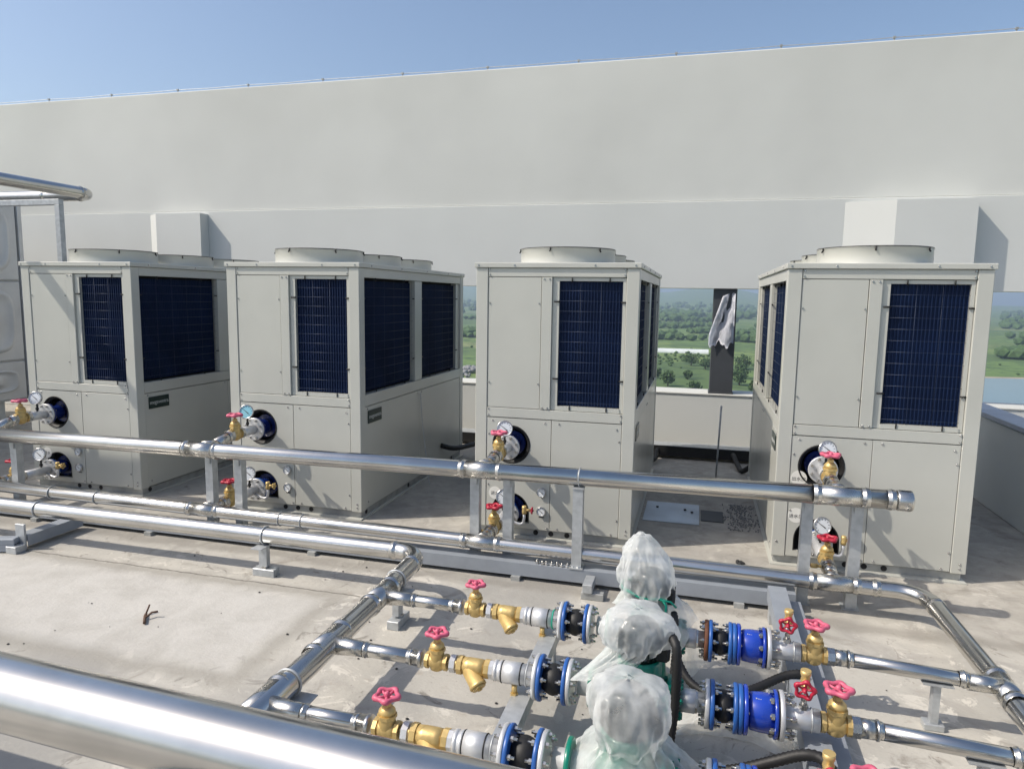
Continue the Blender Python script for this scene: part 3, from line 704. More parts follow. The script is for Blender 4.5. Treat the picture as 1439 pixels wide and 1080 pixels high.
LINES = [(3.245, 'pump line by the heat pumps'), (2.705, 'middle pump line'), (2.2, 'pump line by the foreground pipe')]
for li, (ly, ln) in enumerate(LINES):
    z = SZ
    pL = thing('suction_branch', f'thin stainless inlet pipe of the {ln}', 'pipe', (0, ly, z), 'pump inlet pipes')
    w = MB(); w.cyl((SX+.1, 0, 0), (-1.115, 0, 0), .0305, 22); w.build('pipe', steel, pL)
    for xx, in ((SX+.19,), (-1.165,)):
        w = MB(); press_ring(w, (xx, 0, 0), X, .031, .018, 1.16); w.build('press_ring', steel2, pL)
    w = MB(); w.lathe([(.034, 0), (.036, .03), (.040, .032), (.040, .05)], (-1.16, 0, 0), X, 20); w.build('adapter', steel2, pL)
    gate_valve(f'brass gate valve at the inlet of the {ln}', (-1.045, ly, z), .90, 'x', pink, 'pump inlet gate valves')
    # strainer
    st = thing('y_strainer', f'brass Y strainer with slanting leg on the {ln}', 'strainer', (-.875, ly, z), 'Y strainers')
    w = MB(); w.lathe([(.041, -.072), (.041, -.05)], (0, 0, 0), X, 8, smooth=False); w.lathe([(.041, .05), (.041, .072)], (0, 0, 0), X, 8, smooth=False)
    w.lathe([(.035, -.05), (.037, -.02), (.037, .02), (.035, .05)], (0, 0, 0), X, 18); w.build('body', brass, st)
    ld = Vector((.62, -.42, -.60)).normalized()
    w = MB(); w.lathe([(.034, -.02), (.035, .085), (.038, .087), (.038, .100)], (-.03, 0, 0), ld, 18); leg = w.build('leg', brass, st)
    w = MB(); w.lathe([(.031, .1005), (.031, .108)], (-.03, 0, 0), ld, 8, smooth=False); w.lathe([(.012, .108), (.012, .116)], (-.03, 0, 0), ld, 6, smooth=False); w.build('plug', brass, leg)
    # nipple between valve and strainer, reducer, tee piece
    nb_ = thing('threaded_nipple', f'grey threaded nipple before the strainer of the {ln}', 'fitting', (-.968, ly, z), 'threaded nipples')
    w = MB(); w.lathe([(.026, -.022), (.026, .022)], (0, 0, 0), X, 16); w.build('thread', steel2, nb_)
    w = MB(); w.lathe([(.039, -.012), (.039, .012)], (0, 0, 0), X, 8, smooth=False); w.build('hexagon', whitefl, nb_)
    rd = thing('reducer', f'zinc coupling after the strainer of the {ln}', 'fitting', (-.70, ly, z), 'zinc couplings')
    w = MB(); w.lathe([(.040, -.105), (.040, -.085)], (0, 0, 0), X, 8, smooth=False); w.lathe([(.043, -.083), (.044, -.07), (.041, -.068), (.041, -.06), (.044, -.058), (.044, -.045)], (0, 0, 0), X, 22); w.build('coupling', whitefl, rd)
    w = MB(); w.lathe([(.046, -.044), (.046, .035), (.043, .036), (.043, .095)], (0, 0, 0), X, 24); w.build('spool', whitefl, rd)
    w = MB(); w.torus((.036, 0, 0), X, .0445, .003, 24, 6); w.torus((-.045, 0, 0), X, .0445, .003, 24, 6); w.build('seal', rubber, rd)
    w = MB(); w.torus((.062, 0, 0), X, .0455, .0035, 24, 6); w.build('strap', string if li == 0 else galv, rd)
    w = MB(); w.cyl((.01, -.02, -.04), (.01, -.02, -.075), .012, 10); w.lathe([(.017, -.10), (.017, -.075)], (.01, -.02, 0), Z, 6, smooth=False); w.build('drain_plug', brass, rd)
    # rubber joints (inlet side)
    def rubber_joint(lbl, x0, x1, yy, mats, rb=.05, grp='rubber expansion joints'):
        j = thing('rubber_joint', lbl, 'pipe joint', ((x0+x1)/2, yy, z), grp); h = (x1-x0)/2
        w = MB(); flange(w, -h, .092, .018); w.build('outer_flange', mats[0], j)
        w = MB(); flange(w, -h+.0195, .094, .016); w.build('blue_flange', mats[1], j)
        w = MB(); flange(w, h-.0355, .094, .016); w.build('blue_flange', mats[1], j)
        w = MB(); flange(w, h-.018, .092, .018); w.build('outer_flange', mats[2], j)
        w = MB(); n_ = 9; w.lathe([(rb-.008+.020*math.sin(PI*k/(n_-1)), -h+.036+(2*h-.072)*k/(n_-1)) for k in range(n_)], (0, 0, 0), X, 26); w.build('bellows', rubber, j)
        for k in range(8):
            t = PI/8+2*PI*k/8; c_, s_ = .076*math.cos(t), .076*math.sin(t)
            for sg in (-1, 1):
                w = MB(); a, b_ = sg*(h+.022), sg*(h-.062)
                w.cyl((a, c_, s_), (b_, c_, s_), .0058, 8)
                for q in (h+.002, h-.048): w.lathe([(.0105, 0), (.0105, .010)], (sg*q-(.0 if sg > 0 else .010), c_, s_), X, 6, smooth=False)
                w.build('bolt', steel2, j)
        return j
    rubber_joint(f'black rubber joint at the inlet of the {ln}', -.605, -.445, ly, (whitefl, blue, whitefl), .052)
    # pump
    pm = thing('pump', f'green vertical pump under a polythene bag on the {ln}', 'pump', (-.175, ly, 0), 'bagged green pumps')
    w = MB(); w.lathe([(.115, .02), (.118, .035), (.09, .06), (.085, .16), (.10, .19), (.108, .25), (.10, .32), (.088, .345), (.088, .41), (.08, .425)], (0, 0, 0), Z, 28); w.build('casing', green, pm)
    w = MB(); w.cyl((-.245, 0, z), (-.06, 0, z), .044, 22); w.build('inlet_neck', whitefl, pm)
    for xx in (-.20,):
        w = MB(); flange(w, xx, .085, .018); w.build('flange', green, pm)
    w = MB(); w.cyl((.06, 0, z), (.115, 0, z), .045, 22); w.build('outlet_neck', green, pm)
    for xx in (.112, .137):
        w = MB(); flange(w, xx, .088 if xx < .12 else .082, .019); w.build('flange', green, pm)
    for m__ in pm.children:
        if m__.name.startswith('flange'): m__.location.z = z
    w = MB(); bolts(w, .095, .175, .068, 8, .007, PI/8); bo = struct(w.build('bolts', green, pm), 'stuff'); bo.location.z = z
    w = MB(); w.lathe([(.078, .426), (.078, .535), (.066, .56), (.055, .57)], (0, 0, 0), Z, 24); mo = w.build('motor', motorm, pm)
    w = MB()
    for k in range(28):
        t = 2*PI*k/28; d = Vector((math.cos(t), math.sin(t), 0)); n_ = Vector((-d.y, d.x, 0))*.002
        p = [d*.076-n_+Z*.44, d*.076+n_+Z*.44, d*.090+n_+Z*.44, d*.090-n_+Z*.44]; w.prism(p, (0, 0, .085))
    w.build('cooling_fins', motorm, mo)
    w = MB(); w.box(.05, .118, -.055, .035, .43, .505, .012); tb = w.build('terminal_box', rubber, pm)
    w = MB(); w.box(-.1, .1, -.1, .1, 0, .019, .003); w.build('base_plate', galvp, pm)
    # outlet side
    sp = thing('outlet_spool', f'short zinc outlet spool of the {ln}', 'fitting', (0, ly, z), 'zinc outlet spools')
    w = MB(); w.lathe([(.045, -.018), (.045, .045), (.039, .05), (.039, .082)], (0, 0, 0), X, 24); w.build('pipe', whitefl, sp)
    w = MB(); w.lathe([(.044, .03), (.044, .055)], (0, 0, 0), X, 8, smooth=False); w.build('hexagon', steel2, sp)
    rubber_joint(f'black rubber joint at the outlet of the {ln}', .083, .225, ly, (rust if li == 0 else whitefl, blue, blue), .050, 'rubber expansion joints at the outlets')
    cv = thing('check_valve', f'bright blue check valve with zinc flange on the {ln}', 'valve', (.29, ly, z), 'blue check valves')
    w = MB(); flange(w, -.063, .093, .016); w.build('flange', blued, cv)
    w = MB(); w.lathe([(.062, -.047), (.070, -.035), (.074, 0), (.074, .03), (.064, .05)], (0, 0, 0), X, 30); w.build('body', blued, cv)
    w = MB(); flange(w, .048, .090, .014); w.build('flange', blued, cv)
    w = MB(); flange(w, .0625, .088, .004); w.build('gasket', rubber, cv)
    w = MB(); flange(w, .067, .092, .018); w.build('flange', whitefl, cv)
    w = MB(); bolts(w, .03, .125, .075, 8, .007, PI/8); struct(w.build('bolts', steel2, cv), 'stuff')
    for k in range(5):
        w = MB(); w.box(-.02+.008*(k % 3), -.015+.008*(k % 3), -.03+.006*(k//3), -.026+.006*(k//3), .0735-.006, .0742-.006); w.build('cast_mark', plate_ink, cv)
    os_ = thing('outlet_pipe', f'stainless outlet pipe of the {ln}', 'pipe', (0, ly, z), 'pump outlet pipes')
    w = MB(); w.cyl((.358, 0, 0), (.503, 0, 0), .043, 24); w.build('spool', whitefl, os_)
    w = MB(); w.torus((.475, 0, 0), X, .0435, .0035, 24, 6); w.build('strap', galv, os_)
    w = MB(); w.lathe([(.041, .615), (.041, .645)], (0, 0, 0), X, 8, smooth=False); w.lathe([(.036, .645), (.036, .70)], (0, 0, 0), X, 20); w.build('adapter', steel2, os_)
    w = MB(); press_ring(w, (.705, 0, 0), X, .032, .018, 1.22); w.build('press_ring', steel2, os_); w = MB(); press_ring(w, (1.16, 0, -.02), X, .032, .018, 1.18); w.build('press_ring', steel2, os_)
    w = MB(); w.tube([(.68, 0, 0), (1.0, 0, -.014), (1.24, 0, -.026)], .031, 22); w.build('pipe', steel, os_)
    w = MB(); w.box(1.02, 1.10, -.03, .03, -z, -z+.03, .003); w.box(1.045, 1.075, -.02, .02, -z+.031, -.05); w.box(1.0, 1.12, -.035, .035, -.054, -.049); w.build('prop', galv, os_)
    gate_valve(f'brass gate valve at the outlet of the {ln}', (.562, ly, z), .96, 'x', pink, 'pump outlet gate valves')
    small_valve(f'small red-wheeled drain valve on the {ln}', (.445, ly, z+.155), red, 1.15, (-.15, -1, -.1), .115)
# skid beams across the pump lines
bm_ = thing('skid_beam', 'grey steel flat beam crossing under the pump outlets', 'beam', (.50, 0, 0))
w = MB(); w.box(-.05, .05, 1.9, 4.20, .178, .186); w.box(-.05, -.043, 1.9, 4.20, .10, .177); w.build('channel', galvp, bm_)
for yy in (2.0, 2.95, 3.5, 4.12):
    w = MB(); w.box(-.045, .045, yy-.04, yy+.04, 0, .099, .002); w.build('leg', galv, bm_)
w = MB(); w.box(.06, .14, 2.3, 4.22, .02, .10, .003); w.build('side_channel', galvp, bm_)
bm_ = thing('skid_beam', 'pale galvanised flat bar crossing under the pump inlets', 'beam', (-.66, 0, 0))
w = MB(); w.box(-.04, .04, 1.9, 3.32, .172, .180); w.box(.033, .04, 1.9, 3.32, .12, .171); w.build('bar', galv, bm_)
for yy in (1.97, 3.26):
    w = MB(); w.box(-.035, .03, yy-.03, yy+.03, .008, .171, .002); w.build('leg', galv, bm_)
    w = MB(); w.box(-.06, .09, yy-.06, yy+.06, 0, .007); w.build('foot_plate', galv, bm_)
blk = thing('steel_block', 'short piece of white steel channel on the floor below the blue check valve', 'block', (.43, 3.14, 0))
w = MB(); w.box(-.07, .07, -.04, .04, .0, .006); w.box(-.07, -.06, -.04, .04, .006, .10); w.box(-.059, .07, -.04, .04, .092, .10); w.build('body', whitefl, blk)

# ------------------------------------------------------------------ polythene bags
def bag(label, c, prof, seed, amp=.012, folds=9, skew=lambda t, h: (0, 0), cut=lambda t: 0):
    bm = bmesh.new(); n = 120; rings = []
    hs = []
    for (r0, h0), (r1, h1) in zip(prof, prof[1:]):
        k = max(2, int(abs(h1-h0)/.010)+int(abs(r1-r0)/.012))
        for i in range(k): hs.append((r0+(r1-r0)*i/k, h0+(h1-h0)*i/k))
    hs.append(prof[-1])
    hn = min(prof[3:-2])[1]
    for r, h in hs:
        ring = []
        for i in range(n):
            t = 2*PI*i/n; d = Vector((math.cos(t), math.sin(t), 0))
            q = Vector((d.x*r, d.y*r, h))
            sd_ = Vector((seed, seed*.7, seed*1.3))
            def ridge(k, off): return 1-2.8*abs(noise.noise(Vector((q.x*k*1.3, q.y*k*1.3, q.z*k*.55))+sd_*off))
            w1 = 2.0*noise.noise(q*5+sd_)+1.0*noise.noise(q*10+sd_)+.75*ridge(8, 1)+.55*ridge(17, 2)+.28*ridge(34, 3)
            dn = abs(h-hn)
            ga = math.exp(-(dn/.05)**2)
            fold = r*(.16*ga*math.sin(t*13+seed*2+2*noise.noise(Vector((d.x*2, d.y*2, seed))))+.07*min(1, max(0, hn-h)/.1)*math.sin(t*folds+seed+4*noise.noise(Vector((d.x, d.y, seed+h)))))
            sq = 1+.07*math.cos(2*t+seed)+.06*math.cos(3*t+seed*1.7+h*4)+.04*math.cos(5*t-seed)
            rr = max(.003, r*sq+amp*w1*min(1, r/.09)+fold)
            sx_, sy_ = skew(t, h)
            zz = h+(cut(t)*max(0, (hn-h)/(hn-prof[-1][1])))+.018*noise.noise(Vector((d.x*1.3, d.y*1.3, seed)))*min(1, r/.05)
            ring.append(bm.verts.new((d.x*rr+sx_, d.y*rr+sy_, zz)))
        rings.append(ring)
    for a, b_ in zip(rings, rings[1:]):
        for i in range(n):
            f = bm.faces.new((a[i], a[(i+1) % n], b_[(i+1) % n], b_[i])); f.smooth = True
    bm.faces.new(rings[0])
    me = bpy.data.meshes.new('polythene_bag'); bm.to_mesh(me); bm.free(); me.materials.append(film)
    o = bpy.data.objects.new('polythene_bag', me); COL.objects.link(o); o.location = c
    return tag(o, label, 'plastic bag', 'bags over the pumps')
px = -.175
b1 = bag('white polythene bag tied with green string over the pump nearest the heat pumps', (px-.02, 3.245, 0),
    [(.006, .745), (.04, .735), (.075, .69), (.105, .62), (.125, .55), (.12, .50), (.098, .475), (.11, .45), (.15, .40), (.165, .36), (.175, .33)], 2.1, .014, 7,
    lambda t, h: ((.05*max(0, .46-h)/.13 if h < .46 else -.10*(h-.46)), 0), lambda t: .06*math.sin(2*t+1))
# longer trailing tail of that bag
bm = bmesh.new(); g = []
for j in range(26):
    row = []
    for i in range(16):
        s_, t_ = i/15, j/25
        xx = .06+.16*s_*(.6+.5*t_)+.06*t_; yy = .06+.05*math.sin(s_*6+2*t_)+.03*noise.noise(Vector((s_*4, t_*4, 1))); zz = .47-.36*t_-.04*s_+.03*math.sin(s_*7)*t_
        row.append(bm.verts.new((xx, yy, zz)))
    g.append(row)
for j in range(25):
    for i in range(15):
        f = bm.faces.new((g[j][i], g[j][i+1], g[j+1][i+1], g[j+1][i])); f.smooth = True
me = bpy.data.meshes.new('bag_tail'); bm.to_mesh(me); bm.free(); me.materials.append(film)
o = bpy.data.objects.new('bag_tail', me); COL.objects.link(o); o.parent = b1
w = MB(); pts = [Vector((.112*math.cos(t), .112*math.sin(t), .474-.016*math.cos(t-.3)+.004*math.sin(5*t))) for t in [2*PI*k/30 for k in range(31)]]
w.tube(pts, .006, 8); w.tube([(.08, -.085, .47), (.10, -.10, .45), (.10, -.115, .42)], .006, 8); w.tube([(.07, -.09, .47), (.12, -.09, .465), (.145, -.085, .44)], .005, 8)
tie = w.build('string_tie', string, b1)
bag('crumpled clear polythene bag over the pump of the middle line', (px-.015, 2.705, 0),
    [(.008, .632), (.06, .63), (.10, .615), (.122, .58), (.130, .54), (.118, .50), (.088, .47), (.078, .452), (.09, .42), (.11, .37), (.12, .345)], 5.7, .014, 6,
    lambda t, h: (-.10*max(0, .47-h)/.12, -.02), lambda t: -.06*math.cos(t-2.4))
bag('large white polythene bag with wide skirt over the pump nearest the foreground pipe', (px+.0, 2.2, 0),
    [(.008, .605), (.07, .60), (.112, .58), (.138, .54), (.146, .49), (.134, .44), (.108, .408), (.10, .395), (.14, .355), (.19, .27), (.225, .16), (.25, .06), (.255, .03)], 9.3, .013, 9,
    lambda t, h: (.11*max(0, .41-h)/.38*max(0, math.cos(t-.2)), 0), lambda t: .02*math.sin(3*t))
# conduits from the pumps
hose('conduit', [(-.06, 3.19, .40), (-.05, 3.15, .37), (-.045, 3.13, .25), (-.05, 3.10, .13), (-.06, 3.05, .02)], .016, 'black corrugated conduit down from the pump nearest the heat pumps', 'conduit', rubber, True)
hose('conduit', [(-.06, 2.655, .55), (-.035, 2.61, .53), (-.028, 2.60, .45), (-.03, 2.60, .30), (-.045, 2.58, .12), (-.05, 2.5, .02)], .019, 'black corrugated conduit down from the pump of the middle line', 'conduit', rubber, True)
hose('conduit', [(-.06, 3.17, .40), (-.05, 3.10, .28), (.0, 3.04, .19), (.06, 3.0, .155), (.13, 2.98, .15), (.22, 3.0, .155), (.31, 3.06, .165), (.42, 3.14, .19), (.49, 3.16, .205), (.515, 3.15, .195)], .019, 'black conduit looping from the pump nearest the heat pumps to the outlet beam', 'conduit', rubber, True)
hose('conduit', [(-.02, 2.60, .03), (.09, 2.60, .045), (.21, 2.575, .095), (.33, 2.556, .165), (.42, 2.545, .215), (.48, 2.535, .225), (.515, 2.50, .21), (.52, 2.44, .19)], .021, 'black corrugated conduit looping from the pump of the middle line to the outlet beam', 'conduit', rubber, True)
# crumpled film on the floor
bm = bmesh.new(); g = []
for j in range(40):
    row = []
    for i in range(48):
        a, b_ = i/47, j/39; x_ = -.02+.62*a; y_ = 2.86+.30*b_+.05*math.sin(a*5); e = min(1, 6*min(a, 1-a, b_, 1-b_))
        h = .008+e*(.035+.05*abs(noise.noise(Vector((a*5, b_*3, 2))))+.03*abs(noise.noise(Vector((a*13, b_*8, 6)))))
        row.append(bm.verts.new((x_+.02*noise.noise(Vector((a*9, b_*9, 0))), y_+.02*noise.noise(Vector((a*9, b_*9, 5))), h)))
    g.append(row)
for j in range(39):
    for i in range(47):
        f = bm.faces.new((g[j][i], g[j][i+1], g[j+1][i+1], g[j+1][i])); f.smooth = True
me = bpy.data.meshes.new('film_sheet'); bm.to_mesh(me); bm.free(); me.materials.append(film)
o = bpy.data.objects.new('film_sheet', me); COL.objects.link(o); tag(o, 'crumpled sheet of clear film on the floor between two pump outlets', 'plastic sheet')

# ------------------------------------------------------------------ thick foreground pipe
fp = thing('foreground_pipe', 'very thick polished stainless pipe crossing the near corner', 'pipe', (0, 0, 0))
w = MB(); w.tube([(-6.0, 1.777, .569), (-2.1, 1.607, .569), (-.45, 1.535, .569), (2.5, 1.407, .569)], .110, 56); w.build('pipe', steel, fp)
for xx in (-4.6, 1.6):
    yy = 1.607-(xx+2.1)*.0436
    w = MB(); w.box(xx-.03, xx+.03, yy-.03, yy+.03, .008, .455, .003); w.box(xx-.08, xx+.08, yy-.08, yy+.08, 0, .007); w.build('stand', galv, fp)

# ------------------------------------------------------------------ tank, frame and overhead pipe at the left
tk = thing('water_tank', 'embossed stainless steel panel water tank left of the first unit', 'tank', (-8.76, 0, 0))
w = MB(); w.box(-3.2, -.05, 3.2, 7.38, .38, 3.02); w.build('shell', steelD, tk)
for cy_ in range(4):
    for k, (za, zb) in enumerate(((.40, .90), (.92, 1.95), (1.97, 3.02))):
        ya = 7.38-1.05*(cy_+1); yb = ya+1.03
        w = MB(); w.box(-.049, -.012, ya, yb, za, zb, .01); pn = w.build('panel', steelD, tk)
        w = MB(); cym, czm = (ya+yb)/2, (za+zb)/2; hx, hz_ = (yb-ya)/2-.1, (zb-za)/2-.1
        bmx = w.bm; rings = []
        for s_, d in ((1, -.012), (.94, .02), (.86, .02), (.80, .002), (.45, .002), (.35, .03), (.01, .034)):
            rings.append([bmx.verts.new((d, cym+s_*hx*math.copysign(abs(math.cos(t))**.5, math.cos(t)), czm+s_*hz_*math.copysign(abs(math.sin(t))**.5, math.sin(t)))) for t in [2*PI*q/32 for q in range(32)]])
        for a, b_ in zip(rings, rings[1:]):
            for q in range(32):
                f = bmx.faces.new((a[q], a[(q+1) % 32], b_[(q+1) % 32], b_[q])); f.smooth = True
        bmx.faces.new(rings[-1]); w.build('embossing', steelD, pn)
w = MB(); w.box(-.06, .0, 7.381, 7.44, .38, 3.03, .004); w.build('corner_angle', steelD, tk)
for yy in (3.6, 5.3, 7.0):
    w = MB(); w.box(-3.1, -.1, yy-.1, yy+.1, 0, .379); w.build('plinth', plaster, tk)
fr = thing('pipe_rack', 'light grey steel rack carrying the overhead pipe beside the tank', 'rack', (0, 6.05, 0))
w = MB(); w.box(-6.64, -6.575, -.03, .03, 0, 2.74, .003); w.build('post', galv, fr)
w = MB(); w.box(-10.5, -6.575, -.03, .03, 2.741, 2.80, .003); w.build('beam', galv, fr)
op = thing('overhead_pipe', 'overhead stainless pipe turning a corner above the tank', 'pipe', (0, 0, 0))
OX, OY, OZ, OR, RB = -6.56, 6.45, 2.90, .062, .16
pts = [(-11, 4.0, OZ), (-8, 4.0, OZ), (OX-RB, 4.0, OZ)]+[(p.x, p.y, OZ) for p in arc((OX-RB, 4.0+RB, 0), -Y, X, RB, 0, PI/2, 12)][1:]+[(OX, 5, OZ), (OX, OY-RB, OZ)]+[(p.x, p.y, OZ) for p in arc((OX-RB, OY-RB, 0), X, Y, RB, 0, PI/2, 12)][1:]+[(-8.2, OY, OZ), (-11, OY, OZ)]
w = MB(); w.tube(pts, OR, 28); w.build('pipe', steel, op)
for p, ax in (((OX, OY-RB-.02, OZ), Y), ((OX-RB-.5, OY, OZ), X), ((OX-RB-.02, OY, OZ), X)):
    w = MB(); press_ring(w, p, ax, OR); w.build('press_ring', steel2, op)
hg = thing('pipe_stand', 'tall grey post holding the overhead pipe, out in front of the tank', 'post', (-8.1, 4.0, 0))
w = MB(); w.box(-.03, .03, -.03, .03, 0, OZ-OR-.004, .003); w.build('post', galv, hg)

# ------------------------------------------------------------------ small things on the floor
w = MB(); w.box(-.40, .06, 5.80, 6.38, .002, .006); o = w.build('metal_sheet', sheetm); tag(o, 'flat bluish metal sheet lying on the floor between two units', 'metal sheet')
for k, (sx_, sy_) in enumerate(((-.30, 6.2), (-.06, 6.18), (.0, 6.12))):
    w = MB(); w.lathe([(.012, .0062), (.012, .016)], (sx_, sy_, 0), Z, 6); w.build('bolt', rubber, o)
w = MB(); w.box(.075, .26, 5.92, 6.22, .002, .010, .003); o = w.build('dark_tile', darkpl); tag(o, 'small dark grey plate on the floor beside the metal sheet', 'plate')
rd_ = thing('steel_rod', 'thin upright steel rod with black foot between two units', 'rod', (.215, 7.2, 0))
w = MB(); w.cyl((.0, 0, .03), (.02, .02, .80), .009, 8); w.build('rod', galv, rd_); w = MB(); w.lathe([(.05, 0), (.045, .035), (.02, .045)], (.02, 0, 0), Z, 12); w.build('foot', rubber, rd_)
gv = MB()
for k in range(420):
    x_, y_ = random.gauss(.40, .09), random.uniform(5.75, 6.5)
    if .26 < x_ < .56:
        s_ = random.uniform(.004, .010); gv.lathe([(s_*.4, 0), (s_, s_*.5), (s_*.4, s_*1.1)], (x_, y_, .001), Z, 5)
o = gv.build('gravel', rockm); struct(o, 'stuff')
def lump(name, label, c, n, mt, s0=.02):
    w = MB()
    for k in range(n):
        s_ = random.uniform(.5, 1)*s0; w.lathe([(s_*.5, 0), (s_, s_*.4), (s_*.6, s_*.9)], (c[0]+random.gauss(0, s0), c[1]+random.gauss(0, s0), .0), Z, 6, random.random())
    return tag(w.build(name, mt), label, 'debris')
lump('debris', 'small black crumbs of debris in front of the gap before the stickered unit', (.36, 5.02), 7, ink, .02)
tw = thing('twig', 'short brown forked twig lying on the pale concrete slab', 'twig', (-2.95, 3.10, .0))
w = MB(); w.tube([(-.05, .05, .01), (-.03, .02, .014), (.03, -.05, .012)], .008, 7); w.tube([(-.01, 0, .014), (.0, .04, .03), (.03, .05, .035)], .006, 6); w.tube([(-.05, .05, .012), (-.055, .085, .05)], .005, 6); w.build('stem', twigm, tw)
for k in range(46):
    pass
gr = MB()
for k in range(60):
    x_, y_ = random.uniform(-4.2, 1.2), random.uniform(2.2, 4.2)
    s_ = random.uniform(.003, .009); gr.lathe([(s_*.5, 0), (s_, s_*.3), (s_*.5, s_*.7)], (x_, y_, .001 if not (x_ < -2.04 and 2.66 < y_ < 3.73) else .001), Z, 5, random.random())
o = gr.build('grit', ink); struct(o, 'stuff')
# ------------------------------------------------------------------ landscape far below
GZ = -36
def land_material():
    mt = bpy.data.materials.new('fields'); mt.use_nodes = True
    nt = mt.node_tree; L = nt.links; b = nt.nodes['Principled BSDF']; b.inputs['Roughness'].default_value = .95
    tc = nt.nodes.new('ShaderNodeTexCoord')
    mp = nt.nodes.new('ShaderNodeMapping'); mp.inputs['Scale'].default_value = (1/90, 1/60, 1); mp.inputs['Rotation'].default_value = (0, 0, .35); L.new(tc.outputs['Object'], mp.inputs[0])
    vo = nt.nodes.new('ShaderNodeTexVoronoi'); vo.inputs['Scale'].default_value = 1; L.new(mp.outputs[0], vo.inputs['Vector'])
    sp = nt.nodes.new('ShaderNodeSeparateColor'); L.new(vo.outputs['Color'], sp.inputs[0])
    cr_ = nt.nodes.new('ShaderNodeValToRGB'); e = cr_.color_ramp.elements
    e[0].position = 0; e[0].color = (.075, .13, .028, 1); e[1].position = 1; e[1].color = (.19, .22, .075, 1)
    for p, c_ in ((.3, (.11, .18, .04, 1)), (.55, (.14, .20, .045, 1)), (.8, (.065, .115, .03, 1))):
        q = e.new(p); q.color = c_
    L.new(sp.outputs[0], cr_.inputs[0])
    n = nt.nodes.new('ShaderNodeTexNoise'); n.inputs['Scale'].default_value = .09; n.inputs['Detail'].default_value = 8; n.inputs['Roughness'].default_value = .7; L.new(tc.outputs['Object'], n.inputs['Vector'])
    r = nt.nodes.new('ShaderNodeMapRange'); r.inputs[1].default_value = .48; r.inputs[2].default_value = .62; L.new(n.outputs['Fac'], r.inputs[0])
    mx = nt.nodes.new('ShaderNodeMix'); mx.data_type = 'RGBA'; L.new(r.outputs[0], mx.inputs['Factor']); L.new(cr_.outputs[0], mx.inputs['A']); mx.inputs['B'].default_value = (.03, .065, .018, 1)
    L.new(mx.outputs['Result'], b.inputs['Base Color'])
    return mt
landm = land_material()
bm = bmesh.new()
ys = [-3000, -800, 60, 120, 180, 250, 330, 430, 550, 700, 900, 1150, 1450, 1800, 2200, 2600, 3000, 3400, 3800, 4200, 4600, 5000, 5500, 6000, 7000, 8500]
xs_ = [-6000+200*i for i in range(61)]
def hill(x, y):
    if y < 2000: return GZ
    t = (y-2000)/2600; t = min(1, t)
    q = x/y if y else 0
    base = 95*math.exp(-((q-.02)/.07)**2)+70*math.exp(-((q+.30)/.10)**2)+28+40*math.exp(-((q+.12)/.05)**2)
    base -= 22*(1/(1+math.exp(-(q-.30)/.04)))
    return GZ+t*t*(base+36*.75)*(.85+.25*noise.noise(Vector((x/900, y/700, 4))))
g = [[bm.verts.new((x, y, hill(x, y))) for y in ys] for x in xs_]
for i in range(len(xs_)-1):
    for j in range(len(ys)-1):
        f = bm.faces.new((g[i][j], g[i+1][j], g[i+1][j+1], g[i][j+1])); f.smooth = True
me = bpy.data.meshes.new('ground'); bm.to_mesh(me); bm.free(); me.materials.append(landm)
o = bpy.data.objects.new('ground', me); COL.objects.link(o); struct(o)
# building body below the roof deck
w = MB(); w.box(RX0+.1, RX1-.1, RY0+.1, RY1+.3, GZ-.5, -.36); o = w.build('building_body', plaster); struct(o)
# pond with bank
waterm = mat('pond_water', (.10, .16, .18), .06, 0, .1, .02, .02, .6)
bankm = mat('bank_sand', (.36, .32, .23), .9, 0, .3, .1)
def blob_sheet(name, mt, cx_, cy_, rx, ry, z, n=64, seed=0):
    w = MB(); pts = []
    for k in range(n):
        t = 2*PI*k/n; s_ = 1+.10*math.sin(2*t+seed)+.06*math.sin(5*t+seed*2)
        pts.append((cx_+rx*s_*math.cos(t), cy_+ry*s_*math.sin(t), z))
    w.prism(pts, (0, 0, .2)); o = w.build(name, mt); struct(o); return o
blob_sheet('pond_bank', bankm, 195, 262, 118, 200, GZ+.05, seed=1.0)
blob_sheet('water', waterm, 195, 259, 111, 191, GZ+.30, seed=1.0)
# sandy tracks
def track(pts, wd, name='path'):
    w = MB()
    for (x0, y0), (x1, y1) in zip(pts, pts[1:]):
        d = Vector((x1-x0, y1-y0, 0)).normalized(); n_ = Vector((-d.y, d.x, 0))*wd/2
        w.prism([Vector((x0, y0, GZ+.06))-n_, Vector((x1, y1, GZ+.06))-n_, Vector((x1, y1, GZ+.06))+n_, Vector((x0, y0, GZ+.06))+n_], (0, 0, .1))
    o = w.build(name, bankm); struct(o); return o
track([(8, 255), (16, 268), (24, 288), (40, 300), (90, 330)], 5); track([(-40, 268), (-5, 262), (8, 255), (25, 250)], 3.0)
# greenhouse tunnel
ghm = mat('greenhouse_film', (.66, .70, .68), .4, 0, .15, .3)
gh = thing('greenhouse', 'long low white greenhouse tunnel in the far green field', 'greenhouse', (-12, 520, GZ), None, .04)
w = MB(); w.prism([(-22, -4*math.cos(t), 3.0*math.sin(t)) for t in [PI*k/14 for k in range(15)]], (40, 0, 0)); w.build('tunnel', ghm, gh)
w = MB(); w.prism([(-22.2, -1.2, 0), (-22.2, 1.2, 0), (-22.2, 1.2, 2.1), (-22.2, -1.2, 2.1)], (.15, 0, 0)); w.build('door', bankm, gh)
